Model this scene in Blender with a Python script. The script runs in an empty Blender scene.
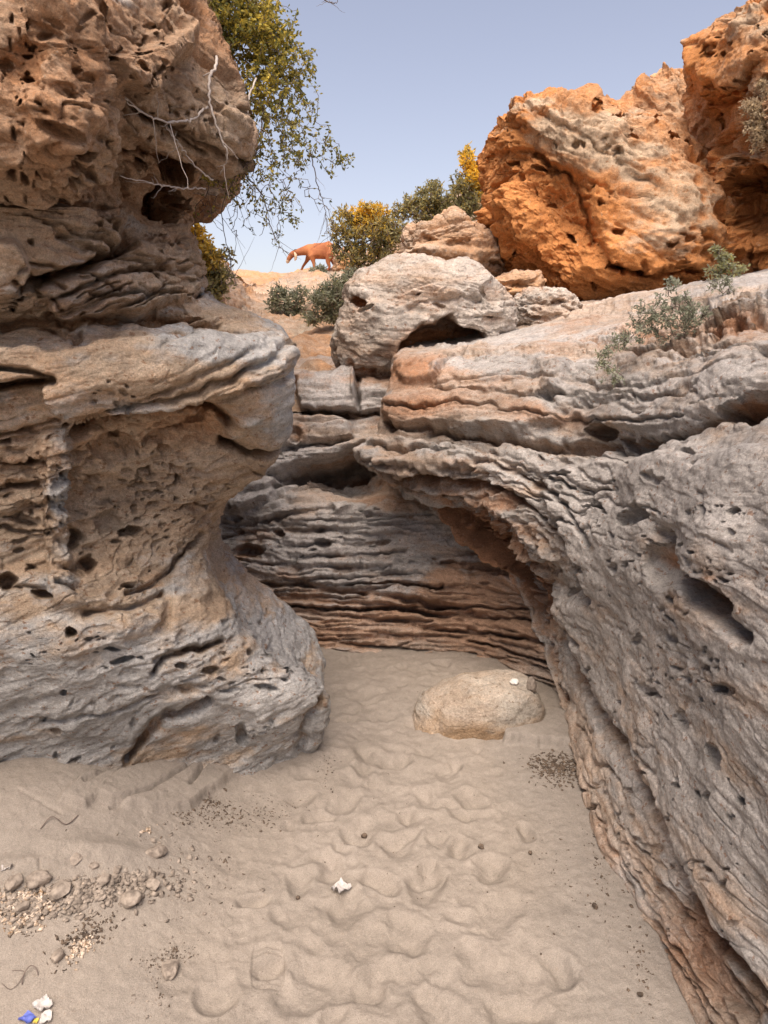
import bpy, math, random
import numpy as np
from mathutils import Vector, Matrix
random.seed(7)
RS = np.random.RandomState(11)
R = math.radians
COL = bpy.context.scene.collection
F32 = np.float32

# ------------------------------------------------------------ camera model
FPX = 739.0
PITCH = R(11.6)
CAMZ = 1.65
CP, SP = math.cos(PITCH), math.sin(PITCH)
QS = 1.0        # mesh density factor

def P(px, py, Y):
    """world point seen at pixel (px,py) at world distance Y ahead"""
    xc = (px - 384.0) / FPX; yc = (512.0 - py) / FPX
    t = Y / (CP + yc * SP)
    return (xc * t, Y, CAMZ + (-SP + yc * CP) * t)

def proj(p):
    x = p[..., 0]; y = p[..., 1]; z = p[..., 2] - CAMZ
    d = y * CP - z * SP
    d = np.where(d < 0.05, 0.05, d)
    u = y * SP + z * CP
    return 384 + FPX * x / d, 512 - FPX * u / d

def gnd(px, py, z=0.0):
    """point on height z seen at a pixel"""
    xc = (px - 384.0) / FPX; yc = (512.0 - py) / FPX
    dz = -SP + yc * CP
    t = (z - CAMZ) / dz
    return (xc * t, (CP + yc * SP) * t, z)

# ------------------------------------------------------------ noise
_T = RS.rand(64 * 64 * 64).astype(F32) * 2 - 1
_C = RS.rand(64 * 64 * 64, 4).astype(F32)

def vn(x, y, z):
    xi = np.floor(x); yi = np.floor(y); zi = np.floor(z)
    fx = (x - xi).astype(F32); fy = (y - yi).astype(F32); fz = (z - zi).astype(F32)
    fx = fx * fx * fx * (fx * (fx * 6 - 15) + 10)
    fy = fy * fy * fy * (fy * (fy * 6 - 15) + 10)
    fz = fz * fz * fz * (fz * (fz * 6 - 15) + 10)
    xi = xi.astype(np.int64); yi = yi.astype(np.int64); zi = zi.astype(np.int64)
    x0 = (xi & 63) << 12; x1 = ((xi + 1) & 63) << 12
    y0 = (yi & 63) << 6; y1 = ((yi + 1) & 63) << 6
    z0 = zi & 63; z1 = (zi + 1) & 63
    def L(a, b, t): return a + (b - a) * t
    a = L(_T[x0 + y0 + z0], _T[x1 + y0 + z0], fx)
    b = L(_T[x0 + y1 + z0], _T[x1 + y1 + z0], fx)
    c = L(_T[x0 + y0 + z1], _T[x1 + y0 + z1], fx)
    d = L(_T[x0 + y1 + z1], _T[x1 + y1 + z1], fx)
    return L(L(a, b, fy), L(c, d, fy), fz)

_ROT = []
for _k in range(10):
    q, _ = np.linalg.qr(RS.randn(3, 3)); _ROT.append(q)

def fbm(p, f, octs=4, gain=0.5, lac=2.03, sc=(1, 1, 1), seed=0, ridged=False):
    out = 0; a = 1.0; tot = 0
    for o in range(octs):
        if sc == (1, 1, 1):
            q = (p * f) @ _ROT[(o + seed) % 10]
        else:
            q = p * f * np.array(sc) + 0.0
            c, s = math.cos(seed + o * 1.3), math.sin(seed + o * 1.3)
            q = np.stack([q[..., 0] * c - q[..., 1] * s, q[..., 0] * s + q[..., 1] * c, q[..., 2]], -1)
        n = vn(q[..., 0] + 17.3 * seed + 5.1 * o, q[..., 1] + 9.7 * seed, q[..., 2] + 3.3 * seed + o)
        if ridged: n = 1 - 2 * np.abs(n)
        out = out + a * n; tot += a; a *= gain; f *= lac
    return out / tot * 1.6

def pits(p, f, seed=0, rmin=0.12, rmax=0.45, prob=0.6):
    """rounded holes scattered in space, 0..1"""
    q = (p * f) @ _ROT[seed % 10] + seed * 7.7
    b = np.floor(q - 0.5).astype(np.int64)
    out = np.zeros(q.shape[:-1], F32)
    for dx in (0, 1):
        for dy in (0, 1):
            for dz in (0, 1):
                c = b + np.array([dx, dy, dz])
                idx = ((c[..., 0] & 63) << 12) + ((c[..., 1] & 63) << 6) + (c[..., 2] & 63)
                r4 = _C[idx]
                cen = c + 0.5 + (r4[..., :3] - 0.5) * 0.55
                rr = rmin + (rmax - rmin) * ((r4[..., 3] * 7.31) % 1.0)
                d2 = ((q - cen) ** 2).sum(-1) / (rr * rr)
                v = np.clip(1 - d2, 0, 1) ** 0.5 * (r4[..., 3] < prob) * np.minimum(rr / rmax * 1.3, 1)
                out = np.maximum(out, v)
    return out

def sstep(a, b, x):
    t = np.clip((x - a) / (b - a), 0, 1)
    return t * t * (3 - 2 * t)

# ------------------------------------------------------------ stamps placed by sight line, carved in the real surface
def poly_sd(px, py, poly):
    """signed distance to polygon, positive inside"""
    d = np.full(px.shape, 1e9, F32); ins = np.zeros(px.shape, bool)
    n = len(poly)
    for i in range(n):
        ax, ay = poly[i]; bx, by = poly[(i + 1) % n]
        d = np.minimum(d, seg_d(px, py, ax, ay, bx, by))
        if ay != by:
            cond = ((ay > py) != (by > py)) & (px < (bx - ax) * (py - ay) / (by - ay) + ax)
            ins ^= cond
    return np.where(ins, d, -d)

def seg_d(px, py, ax, ay, bx, by):
    vx, vy = bx - ax, by - ay
    t = np.clip(((px - ax) * vx + (py - ay) * vy) / (vx * vx + vy * vy + 1e-9), 0, 1)
    return np.hypot(px - ax - t * vx, py - ay - t * vy)

def gen_cracks(n, box, ang, spread, length, w, h, seed, bend=.15, poly=None):
    """fine bedding cracks of uneven length"""
    rs = np.random.RandomState(seed); out = []
    while len(out) < n:
        x = rs.uniform(box[0], box[2]); y = rs.uniform(box[1], box[3])
        if poly is not None and poly_sd(np.array([x]), np.array([y]), poly)[0] < 0: continue
        a = R(ang(x, y) if callable(ang) else ang) + R(spread) * rs.randn(); L = length * rs.uniform(.4, 1.5)
        pl = [(x, y)]; k = 6
        for i in range(k):
            a += bend * rs.randn() * .5; x += math.cos(a) * L / k; y += math.sin(a) * L / k + rs.randn() * .5; pl.append((x, y))
        out.append(('crack', pl, w * rs.uniform(.6, 1.5), h * rs.uniform(.4, 1.5)))
    return out

def gen_holes(n, box, r0, r1, h, seed, ang=0, spread=25, poly=None, flat=(.35, .9), clump=.5):
    """weathering pits of uneven size, clustered"""
    rs = np.random.RandomState(seed); out = []; last = None
    while len(out) < n:
        if last is not None and rs.rand() < clump:
            x = last[0] + rs.randn() * r1 * 2.2; y = last[1] + rs.randn() * r1 * 1.4
        else: x = rs.uniform(box[0], box[2]); y = rs.uniform(box[1], box[3])
        if not (box[0] < x < box[2] and box[1] < y < box[3]): last = None; continue
        if poly is not None and poly_sd(np.array([x]), np.array([y]), poly)[0] < 0: last = None; continue
        r = r0 + (r1 - r0) * rs.rand() ** 2.2; last = (x, y)
        out.append(('hole', x, y, r, r * rs.uniform(*flat), h * (r / r1) ** .6 * rs.uniform(.5, 1.3), ang + rs.randn() * spread))
    return out

def stamps(sx, sy, feats, face):
    d = np.zeros(sx.shape, F32)
    for ft in feats:
        k = ft[0]
        if k == 'plate':
            _, poly, h, w = ft
            xs = [q[0] for q in poly]; ys = [q[1] for q in poly]
            m = (sx > min(xs) - w - 2) & (sx < max(xs) + w + 2) & (sy > min(ys) - w - 2) & (sy < max(ys) + w + 2)
            if not m.any(): continue
            s = poly_sd(sx[m], sy[m], poly)
            d[m] += h * sstep(-w * .5, w * .5, s)
        elif k == 'soft':      # gaussian bump / dent
            _, x, y, rx, ry, h, a = ft
            c, s_ = math.cos(R(a)), math.sin(R(a))
            m = (np.abs(sx - x) < 2.6 * max(rx, ry)) & (np.abs(sy - y) < 2.6 * max(rx, ry))
            if not m.any(): continue
            u = ((sx[m] - x) * c + (sy[m] - y) * s_) / rx; v = (-(sx[m] - x) * s_ + (sy[m] - y) * c) / ry
            d[m] += h * np.exp(-(u * u + v * v))
        elif k == 'hole':
            _, x, y, rx, ry, h, a = ft
            c, s_ = math.cos(R(a)), math.sin(R(a))
            m = (np.abs(sx - x) < 1.6 * max(rx, ry)) & (np.abs(sy - y) < 1.6 * max(rx, ry))
            if not m.any(): continue
            u = ((sx[m] - x) * c + (sy[m] - y) * s_) / rx; v = (-(sx[m] - x) * s_ + (sy[m] - y) * c) / ry
            v = np.where(v < 0, v * 1.25, v)
            q = np.clip(1.15 - (np.abs(u) ** 1.7 + np.abs(v) ** 1.7), 0, 1)
            d[m] -= h * q ** 0.5
        elif k == 'crack':
            _, pl, w, h = ft
            xs = [q[0] for q in pl]; ys = [q[1] for q in pl]
            m = (sx > min(xs) - 3 * w) & (sx < max(xs) + 3 * w) & (sy > min(ys) - 3 * w) & (sy < max(ys) + 3 * w)
            if not m.any(): continue
            dd = np.full(m.sum(), 1e9)
            for (a, b) in zip(pl[:-1], pl[1:]):
                dd = np.minimum(dd, seg_d(sx[m], sy[m], a[0], a[1], b[0], b[1]))
            d[m] -= h * np.exp(-(dd / w) ** 2)
    return d * face

# ------------------------------------------------------------ lofts
def cr_weights(n, t):
    """Catmull-Rom weights matrix (len(t), n)"""
    M = np.zeros((len(t), n))
    for k, tt in enumerate(t):
        i = min(int(tt), n - 2); f = tt - i
        w = (-.5*f + f*f - .5*f**3, 1 - 2.5*f*f + 1.5*f**3, .5*f + 2*f*f - 1.5*f**3, -.5*f*f + .5*f**3)
        for j, ww in zip((i-1, i, i+1, i+2), w):
            M[k, min(max(j, 0), n-1)] += ww
    return M

def samples_for(ctrl, axis, step):
    c = np.array(ctrl); sx, sy = proj(c)
    n = c.shape[axis]; t = []
    for i in range(n - 1):
        a = [slice(None)] * 2; b = [slice(None)] * 2
        a[axis] = i; b[axis] = i + 1
        sxa, sya, sxb, syb = sx[tuple(a)], sy[tuple(a)], sx[tuple(b)], sy[tuple(b)]
        vis = ((sxa > -60) & (sxa < 830) & (sya > -60) & (sya < 1080)) | ((sxb > -60) & (sxb < 830) & (syb > -60) & (syb < 1080))
        L = np.hypot(sxa - sxb, sya - syb)
        if vis.any(): k = np.percentile(L[vis], 75) / step
        else: k = min(40, np.median(L) / step / 4)
        k = int(max(6, min(k, 260 / step)) * QS)
        t += [i + j / k for j in range(k)]
    t.append(n - 1 - 1e-9)
    return np.array(t)

def grid_normals(p):
    du = np.gradient(p, axis=1); dv = np.gradient(p, axis=0)
    n = np.cross(du, dv)
    n /= np.linalg.norm(n, axis=-1, keepdims=True) + 1e-12
    return n

def mesh_from_grid(name, p, flip, attrs=None, mat=None):
    h, w = p.shape[:2]
    idx = np.arange(h * w).reshape(h, w)
    q = np.stack([idx[:-1, :-1], idx[:-1, 1:], idx[1:, 1:], idx[1:, :-1]], -1).reshape(-1, 4)
    if flip: q = q[:, ::-1]
    return mesh_raw(name, p.reshape(-1, 3), q, attrs, mat)

def mesh_raw(name, v, q, attrs=None, mat=None, smooth=True):
    me = bpy.data.meshes.new(name)
    k = q.shape[1]
    me.vertices.add(len(v)); me.vertices.foreach_set('co', np.ascontiguousarray(v, F32).ravel())
    me.loops.add(q.size); me.loops.foreach_set('vertex_index', np.ascontiguousarray(q, np.int32).ravel())
    me.polygons.add(len(q))
    me.polygons.foreach_set('loop_start', np.arange(0, q.size, k, dtype=np.int32))
    me.polygons.foreach_set('loop_total', np.full(len(q), k, np.int32))
    if smooth: me.polygons.foreach_set('use_smooth', np.ones(len(q), bool))
    me.update()
    for an, av in (attrs or {}).items():
        a = me.attributes.new(an, 'FLOAT_COLOR', 'POINT')
        b = np.ones((len(v), 4), F32); b[:, :3] = av.reshape(-1, 3)
        a.data.foreach_set('color', b.ravel())
    if mat: me.materials.append(mat)
    return me

def link(name, me, parent=None, loc=None, **props):
    o = bpy.data.objects.new(name, me); COL.objects.link(o)
    if loc is not None and me is not None:
        co = np.empty(len(me.vertices) * 3, F32); me.vertices.foreach_get('co', co)
        co = co.reshape(-1, 3) - np.array(loc, F32); me.vertices.foreach_set('co', co.ravel()); me.update()
    if loc is not None: o.location = loc
    if parent is not None:
        o.parent = parent
        if loc is None: o.location = -Vector(parent.location)
    for k, v in props.items(): o[k] = v
    return o

def tag(o, label, cat, group=None):
    o['label'] = label; o['category'] = cat
    if group: o['group'] = group
    return o

def empty(name, loc, label, cat, group=None):
    o = bpy.data.objects.new(name, None); COL.objects.link(o); o.location = loc
    o.empty_display_size = 0.1
    return tag(o, label, cat, group)

# blobs for colour masks: (px,py,rx,ry,val)
def blobs(sx, sy, lst, base=0.0):
    out = np.full(sx.shape, base, F32)
    for (x, y, rx, ry, v) in lst:
        g = np.exp(-(((sx - x) / rx) ** 2 + ((sy - y) / ry) ** 2))
        out = out + (v - out) * g
    return out

def layers(q, f, seed, k):
    """bedding: sheets of uneven reach with a notch under each"""
    x, y = q[..., 0] * k, q[..., 1] * k
    w = vn(x * 1.1 + seed, y * 1.1, q[..., 2] * .9 + seed) * 1.3 + .5 * vn(x * 3.1, y * 3.1 + seed, q[..., 2] * 3)
    u = q[..., 2] * f + w; c = np.floor(u); t = u - c
    v0 = vn(x + 3.7 * c, y + 1.9 * c, c * .73 + seed); v1 = vn(x + 3.7 * (c + 1), y + 1.9 * (c + 1), (c + 1) * .73 + seed)
    s = sstep(.80, 1.0, t)
    v = np.tanh(2.2 * (v0 + (v1 - v0) * s)) + .25 * np.sin(np.clip(t / .85, 0, 1) * math.pi)
    m = sstep(-.1, .5, vn(x * 2.3 + 5 * c, y * 2.3, c * 1.3 + seed))
    notch = np.exp(-((t - .90) / .075) ** 2) * m
    return v, notch

def rock_detail(p, n, sx, sy, face, feats, cfg):
    """carve stamps then natural detail. returns points, masks"""
    wob = cfg.get('wob', 5.0)
    wx = sx + wob * fbm(p, 5.0, 3, seed=1); wy = sy + wob * fbm(p, 5.0, 3, seed=2)
    wx += .5 * wob * fbm(p, 20.0, 3, seed=3); wy += .5 * wob * fbm(p, 20.0, 3, seed=4)
    d = stamps(wx, wy, feats, face)
    vw = p - np.array([0, 0, CAMZ]); vw /= np.linalg.norm(vw, axis=-1, keepdims=True)
    kv = cfg.get('vdir', .7); dr = (1 - kv) * n - kv * vw
    p = p + dr * d[..., None]
    S = cfg.get('scale', 1.0)            # metres scale of features
    dip = cfg.get('dip', (0.0, 0.0))
    base = fbm(p, 1.6 / S, 4, seed=5) * cfg.get('lump', .05)
    # strata
    q = p.copy()
    if 'dipf' in cfg: q[..., 2] += cfg['dipf'](p)
    q[..., 2] += dip[0] * p[..., 0] + dip[1] * p[..., 1] + cfg.get('fold', .05) * fbm(p, .9 / S, 3, seed=6)
    st_amt = cfg.get('strata', .03)
    if callable(st_amt): st_amt = st_amt(sx, sy)
    st1, no1 = layers(q, 8.5 / S, 1, 1.1 / S); st2, no2 = layers(q, 27.0 / S, 5, 2.0 / S)
    st = st1 * .75 + st2 * .38
    lat = sstep(-.45, .35, fbm(p, 1.5 / S, 2, seed=7))
    crack = np.maximum(no1, no2 * .45)
    d2 = base + st_amt * (.35 + .65 * lat) * (st - .9 * crack * cfg.get('crack', 1.0))
    # pits
    pit_amt = cfg.get('pit', .03)
    if callable(pit_amt): pit_amt = pit_amt(sx, sy)
    pm = sstep(-.25, .45, fbm(p, 1.7 / S, 2, seed=8))
    qq = p + .02 * S * np.stack([fbm(p, 9 / S, 2, seed=1), fbm(p, 9 / S, 2, seed=3), fbm(p, 9 / S, 2, seed=5)], -1)
    qq = qq * np.array([1, 1, cfg.get('pitz', 1.35)])
    pp = pits(qq, 6.0 / S, 3, .18, .52, prob=.75)
    p2 = pits(qq, 14.0 / S, 5, .2, .52, prob=.8) * .62
    p3 = pits(qq, 31.0 / S, 6, .2, .52, prob=.85) * .42 * sstep(-.2, .3, fbm(p, 5.0 / S, 2, seed=4))
    pitv = np.maximum(np.maximum(pp, p2), p3) * (pm * .85 + .15)
    d2 = d2 - pit_amt * pitv
    crag = cfg.get('crag', 0)
    if callable(crag): crag = crag(sx, sy)
    if not np.isscalar(crag) or crag:
        cw = p + .12 * S * np.stack([fbm(p, 1.5 / S, 2, seed=2), fbm(p, 1.5 / S, 2, seed=4), fbm(p, 1.5 / S, 2, seed=6)], -1)
        d2 = d2 + crag * (fbm(cw, 1.9 / S, 5, seed=3, ridged=True, gain=.52) - .8)
    # medium and fine roughness
    rough = cfg.get('rough', .012)
    if callable(rough): rough = rough(sx, sy)
    r1 = fbm(q, 11 / S, 4, sc=(1, 1, 1.9), seed=9, gain=.55)
    d2 = d2 + rough * r1
    d2 = d2 - rough * .8 * np.exp(-(fbm(q, 6 / S, 2, sc=(1, 1, 2.6), seed=5) / .07) ** 2) * sstep(0, .5, fbm(p, 3 / S, 1, seed=4))
    fp = pits(qq, 42.0 / S, 7, prob=.5) * sstep(0, .5, fbm(p, 4.5 / S, 2, seed=2))
    d2 = d2 - pit_amt * .16 * fp
    p = p + n * d2[..., None]
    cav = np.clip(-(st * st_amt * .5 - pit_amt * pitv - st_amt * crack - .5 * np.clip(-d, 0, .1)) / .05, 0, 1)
    return p, cav, st

def finish_masks(p, sx, sy, cav, st, cfg):
    """R = orange, G = grey patina, B = brightness variation"""
    org = blobs(sx, sy, cfg.get('orange', []), cfg.get('orange0', .2))
    gry = blobs(sx, sy, cfg.get('grey', []), cfg.get('grey0', .4))
    n1 = fbm(p, 2.2, 4, seed=3); n2 = fbm(p, 3.1, 4, sc=(1, 1, 3.5), seed=8)
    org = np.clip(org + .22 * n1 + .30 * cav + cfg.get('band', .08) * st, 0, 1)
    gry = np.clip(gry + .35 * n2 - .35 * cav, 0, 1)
    b = np.clip(.5 + .25 * fbm(p, 1.3, 3, seed=1) + .15 * st, 0, 1)
    return np.stack([org, gry, b], -1)

def loft(ctrl, feats, cfg, mat, name, step=1.25):
    c = np.array(ctrl, float)
    tv = samples_for(c, 0, step * cfg.get('vstep', 1)); tu = samples_for(c, 1, step)
    Mv = cr_weights(c.shape[0], tv); Mu = cr_weights(c.shape[1], tu)
    p = np.einsum('ai,ijk,bj->abk', Mv, c, Mu)
    n = grid_normals(p)
    # smooth the normal so that carving stays clean
    for _ in range(3):
        n[1:-1] = (n[:-2] + n[1:-1] + n[2:]) / 3; n[:, 1:-1] = (n[:, :-2] + n[:, 1:-1] + n[:, 2:]) / 3
    view = np.array([0, 0, CAMZ]) - p
    view /= np.linalg.norm(view, axis=-1, keepdims=True)
    sx, sy = proj(p)
    inside = (sx > 0) & (sx < 768) & (sy > 0) & (sy < 1024)
    dt = (n * view).sum(-1)
    ci = int(np.argmin(np.abs(tu - cfg.get('front', 5))))
    flip = np.median(dt[:, ci][len(dt) // 5:]) < 0
    if flip: n = -n; dt = -dt
    face = sstep(-.02, .09, dt)
    p, cav, st = rock_detail(p, n, sx, sy, face, feats, cfg)
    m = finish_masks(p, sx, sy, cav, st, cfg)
    return mesh_from_grid(name, p, flip, {'mask': m}, mat)

def cubesphere(nn):
    vs = []; qs = []; off = 0
    t = np.tan(np.linspace(-1, 1, nn + 1) * math.pi / 4)
    a, b = np.meshgrid(t, t, indexing='ij'); o = np.ones_like(a)
    for k, (X, Y_, Z) in enumerate([(o, a, b), (-o, b, a), (b, o, a), (a, -o, b), (a, b, o), (b, a, -o)]):
        v = np.stack([X, Y_, Z], -1); v /= np.linalg.norm(v, axis=-1, keepdims=True)
        idx = np.arange((nn + 1) ** 2).reshape(nn + 1, nn + 1) + off
        qs.append(np.stack([idx[:-1, :-1], idx[1:, :-1], idx[1:, 1:], idx[:-1, 1:]], -1).reshape(-1, 4))
        vs.append(v.reshape(-1, 3)); off += (nn + 1) ** 2
    v = np.concatenate(vs); q = np.concatenate(qs)
    key = np.round(v * 1e5).astype(np.int64)
    _, first, inv = np.unique(key, axis=0, return_index=True, return_inverse=True)
    return v[first], inv.reshape(-1)[q]

def blob_rock(name, outline, cen, Yc, D, feats, cfg, mat, nn=160, tilt=0.0):
    """closed boulder: outline as seen, own depth D (half, metres)"""
    v, q = cubesphere(nn)
    ang = np.arctan2(-v[:, 2], v[:, 0])
    oa = np.array([math.atan2(y - cen[1], x - cen[0]) for x, y in outline])
    orr = np.array([math.hypot(x - cen[0], y - cen[1]) for x, y in outline])
    o = np.argsort(oa); oa = oa[o]; orr = orr[o]
    oa = np.concatenate([oa - 2 * math.pi, oa, oa + 2 * math.pi]); orr = np.concatenate([orr] * 3)
    rad = np.interp(ang, oa, orr)
    s = np.hypot(v[:, 0], v[:, 2]); s = s ** cfg.get('box', .8)
    rad = rad * s + orr.mean() * 0
    sx = cen[0] + rad * np.cos(ang); sy = cen[1] + rad * np.sin(ang)
    # real size: the outline is placed in the plane Y=Yc, the depth is added straight
    base = np.array([P(a, b, Yc) for a, b in zip(sx, sy)])
    c0 = np.array(P(cen[0], cen[1], Yc))
    dy = np.sign(v[:, 1]) * np.abs(v[:, 1]) ** cfg.get('box', .8) * D
    k = 1 - cfg.get('taper', .0) * (dy / D)
    p = c0 + (base - c0) * 1.0
    p[:, 1] = Yc + dy + tilt * (base[:, 2] - c0[2])
    # keep the silhouette: scale laterally with distance for the nearer half
    p[:, 0] = c0[0] + (p[:, 0] - c0[0]); 
    # normals
    def norms(p):
        a = p[q[:, 0]]; b = p[q[:, 1]]; c = p[q[:, 2]]; d = p[q[:, 3]]
        fn = np.cross(c - a, d - b); n = np.zeros_like(p)
        for j in range(4): 
            for ax in range(3): n[:, ax] += np.bincount(q[:, j], fn[:, ax], minlength=len(p))
        return n / (np.linalg.norm(n, axis=1, keepdims=True) + 1e-12)
    n = norms(p)
    if ((p - c0) * n).sum(1).mean() < 0: n = -n; q = q[:, ::-1]
    view = np.array([0, 0, CAMZ]) - p; view /= np.linalg.norm(view, axis=1, keepdims=True)
    face = sstep(-.05, .2, (n * view).sum(1))
    psx, psy = proj(p)
    p, cav, st = rock_detail(p, n, psx, psy, face, feats, cfg)
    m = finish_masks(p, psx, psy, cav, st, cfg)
    loc = (float(c0[0]), float(Yc), float(p[:, 2].min()))
    return mesh_raw(name, p, q, {'mask': m}, mat), loc

# ------------------------------------------------------------ materials
class NT:
    def __init__(s, name):
        s.m = bpy.data.materials.new(name); s.m.use_nodes = True
        s.t = s.m.node_tree; s.t.nodes.clear()
        s.out = s.n('ShaderNodeOutputMaterial'); s.b = s.n('ShaderNodeBsdfPrincipled')
        s.l(s.b.outputs[0], s.out.inputs[0])
        s.geo = s.n('ShaderNodeNewGeometry').outputs['Position']
    def n(s, t, **k):
        x = s.t.nodes.new(t)
        for a, b in k.items(): setattr(x, a, b)
        return x
    def l(s, a, b): s.t.links.new(a, b)
    def noise(s, scale, detail=4, rough=.5, vec=None, st=None, dist=0):
        x = s.n('ShaderNodeTexNoise'); x.inputs['Scale'].default_value = scale
        x.inputs['Detail'].default_value = detail; x.inputs['Roughness'].default_value = rough
        x.inputs['Distortion'].default_value = dist
        v = vec or s.geo
        if st:
            mp = s.n('ShaderNodeMapping'); mp.inputs['Scale'].default_value = st
            s.l(v, mp.inputs[0]); v = mp.outputs[0]
        s.l(v, x.inputs['Vector']); return x.outputs['Fac']
    def voro(s, scale, feat='F1', vec=None):
        x = s.n('ShaderNodeTexVoronoi'); x.feature = feat; x.inputs['Scale'].default_value = scale
        s.l(vec or s.geo, x.inputs['Vector']); return x.outputs[0]
    def ramp(s, fac, stops):
        x = s.n('ShaderNodeValToRGB'); e = x.color_ramp.elements
        while len(e) < len(stops): e.new(.5)
        for i, (p, c) in enumerate(stops):
            e[i].position = p; e[i].color = (c, c, c, 1) if not hasattr(c, '__len__') else (*c, 1)
        s.l(fac, x.inputs[0]); return x.outputs[0]
    def mix(s, fac, a, b, mode='MIX'):
        x = s.n('ShaderNodeMix', data_type='RGBA', blend_type=mode)
        for v, i in ((fac, 0), (a, 6), (b, 7)):
            if hasattr(v, 'links'): s.l(v, x.inputs[i])
            elif i == 0: x.inputs[0].default_value = v
            else: x.inputs[i].default_value = (*v, 1)
        return x.outputs[2]
    def math(s, op, a, b=0.0, clamp=False):
        x = s.n('ShaderNodeMath', operation=op, use_clamp=clamp)
        for v, i in ((a, 0), (b, 1)):
            if hasattr(v, 'links'): s.l(v, x.inputs[i])
            else: x.inputs[i].default_value = v
        return x.outputs[0]
    def attr(s, name):
        x = s.n('ShaderNodeAttribute', attribute_name=name)
        y = s.n('ShaderNodeSeparateColor'); s.l(x.outputs['Color'], y.inputs[0])
        return y.outputs
    def bump(s, h, strength, dist, prev=None):
        x = s.n('ShaderNodeBump'); x.inputs['Strength'].default_value = strength; x.inputs['Distance'].default_value = dist
        s.l(h, x.inputs['Height'])
        if prev: s.l(prev, x.inputs['Normal'])
        return x.outputs[0]
    def done(s, col, rough=.9, nrm=None, spec=.25):
        if hasattr(col, 'links'): s.l(col, s.b.inputs['Base Color'])
        else: s.b.inputs['Base Color'].default_value = (*col, 1)
        if hasattr(rough, 'links'): s.l(rough, s.b.inputs['Roughness'])
        else: s.b.inputs['Roughness'].default_value = rough
        s.b.inputs['Specular IOR Level'].default_value = spec
        if nrm: s.l(nrm, s.b.inputs['Normal'])
        return s.m

def rock_mat(name, tan=(.42, .30, .205), orange=(.47, .235, .115), grey=(.34, .305, .285), light=(.52, .43, .35), dark=(.17, .15, .145), k=1.0, lichen=.5):
    t = NT(name); r, g, b = t.attr('mask')[:3]
    streak = t.noise(2.0, 6, .62, st=(1.2, 1.2, 14), dist=.6)
    big = t.noise(2.6, 5, .6)
    fine = t.noise(34 * k, 8, .68)
    grain = t.noise(260 * k, 3, .7)
    c = t.mix(t.math('MULTIPLY_ADD', streak, 1.0, False), tan, light)
    c = t.mix(t.ramp(streak, [(.3, 0), (.7, 1)]), tan, light)
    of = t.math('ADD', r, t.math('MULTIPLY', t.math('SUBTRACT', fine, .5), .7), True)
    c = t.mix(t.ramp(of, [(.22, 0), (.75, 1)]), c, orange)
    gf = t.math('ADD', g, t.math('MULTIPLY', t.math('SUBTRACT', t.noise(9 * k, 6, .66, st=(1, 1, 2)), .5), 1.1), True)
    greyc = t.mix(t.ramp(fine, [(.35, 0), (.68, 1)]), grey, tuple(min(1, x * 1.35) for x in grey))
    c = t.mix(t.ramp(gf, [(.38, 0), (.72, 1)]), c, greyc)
    # lichen and dark mineral spots, own shapes
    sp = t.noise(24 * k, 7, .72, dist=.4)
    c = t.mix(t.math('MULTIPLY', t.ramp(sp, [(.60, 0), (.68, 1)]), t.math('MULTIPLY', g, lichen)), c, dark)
    bs = t.noise(40 * k, 5, .62, st=(1, 1, 1.5))
    c = t.mix(t.math('MULTIPLY', t.ramp(bs, [(.60, 0), (.65, 1)]), .7), c, tuple(x * .62 for x in orange))
    pl = t.noise(46 * k, 5, .6)
    c = t.mix(t.math('MULTIPLY', t.ramp(pl, [(.62, 0), (.70, 1)]), .55), c, light)
    c = t.mix(1.0, c, t.ramp(big, [(.25, .72), (.75, 1.2)]), 'MULTIPLY')
    c = t.mix(1.0, c, t.ramp(t.noise(15 * k, 7, .72, st=(1, 1, 1.8)), [(.3, .74), (.5, 1.0), (.7, 1.2)]), 'MULTIPLY')
    c = t.mix(1.0, c, t.ramp(b, [(.15, .84), (.85, 1.12)]), 'MULTIPLY')
    c = t.mix(1.0, c, t.ramp(t.noise(110 * k, 5, .75), [(.3, .72), (.5, 1.0), (.7, 1.26)]), 'MULTIPLY')
    c = t.mix(1.0, c, t.ramp(grain, [(.3, .78), (.7, 1.18)]), 'MULTIPLY')
    n = t.bump(t.noise(60 * k, 8, .74, st=(1, 1, 1.7)), 1.0, .016)
    n = t.bump(t.ramp(t.noise(34 * k, 3, .5, st=(1, 1, 1.6)), [(.30, 0), (.44, 1)]), .55, .008, n)
    vp = t.voro(75 * k); vm = t.ramp(t.noise(8 * k, 4, .6), [(.45, 0), (.58, 1)])
    vh = t.math('SUBTRACT', 1.0, t.math('MULTIPLY', t.ramp(vp, [(.12, 1), (.38, 0)]), vm))
    n = t.bump(vh, .4, .004, n)
    n = t.bump(grain, .8, .004, n)
    return t.done(c, .93, n, .18)

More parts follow.
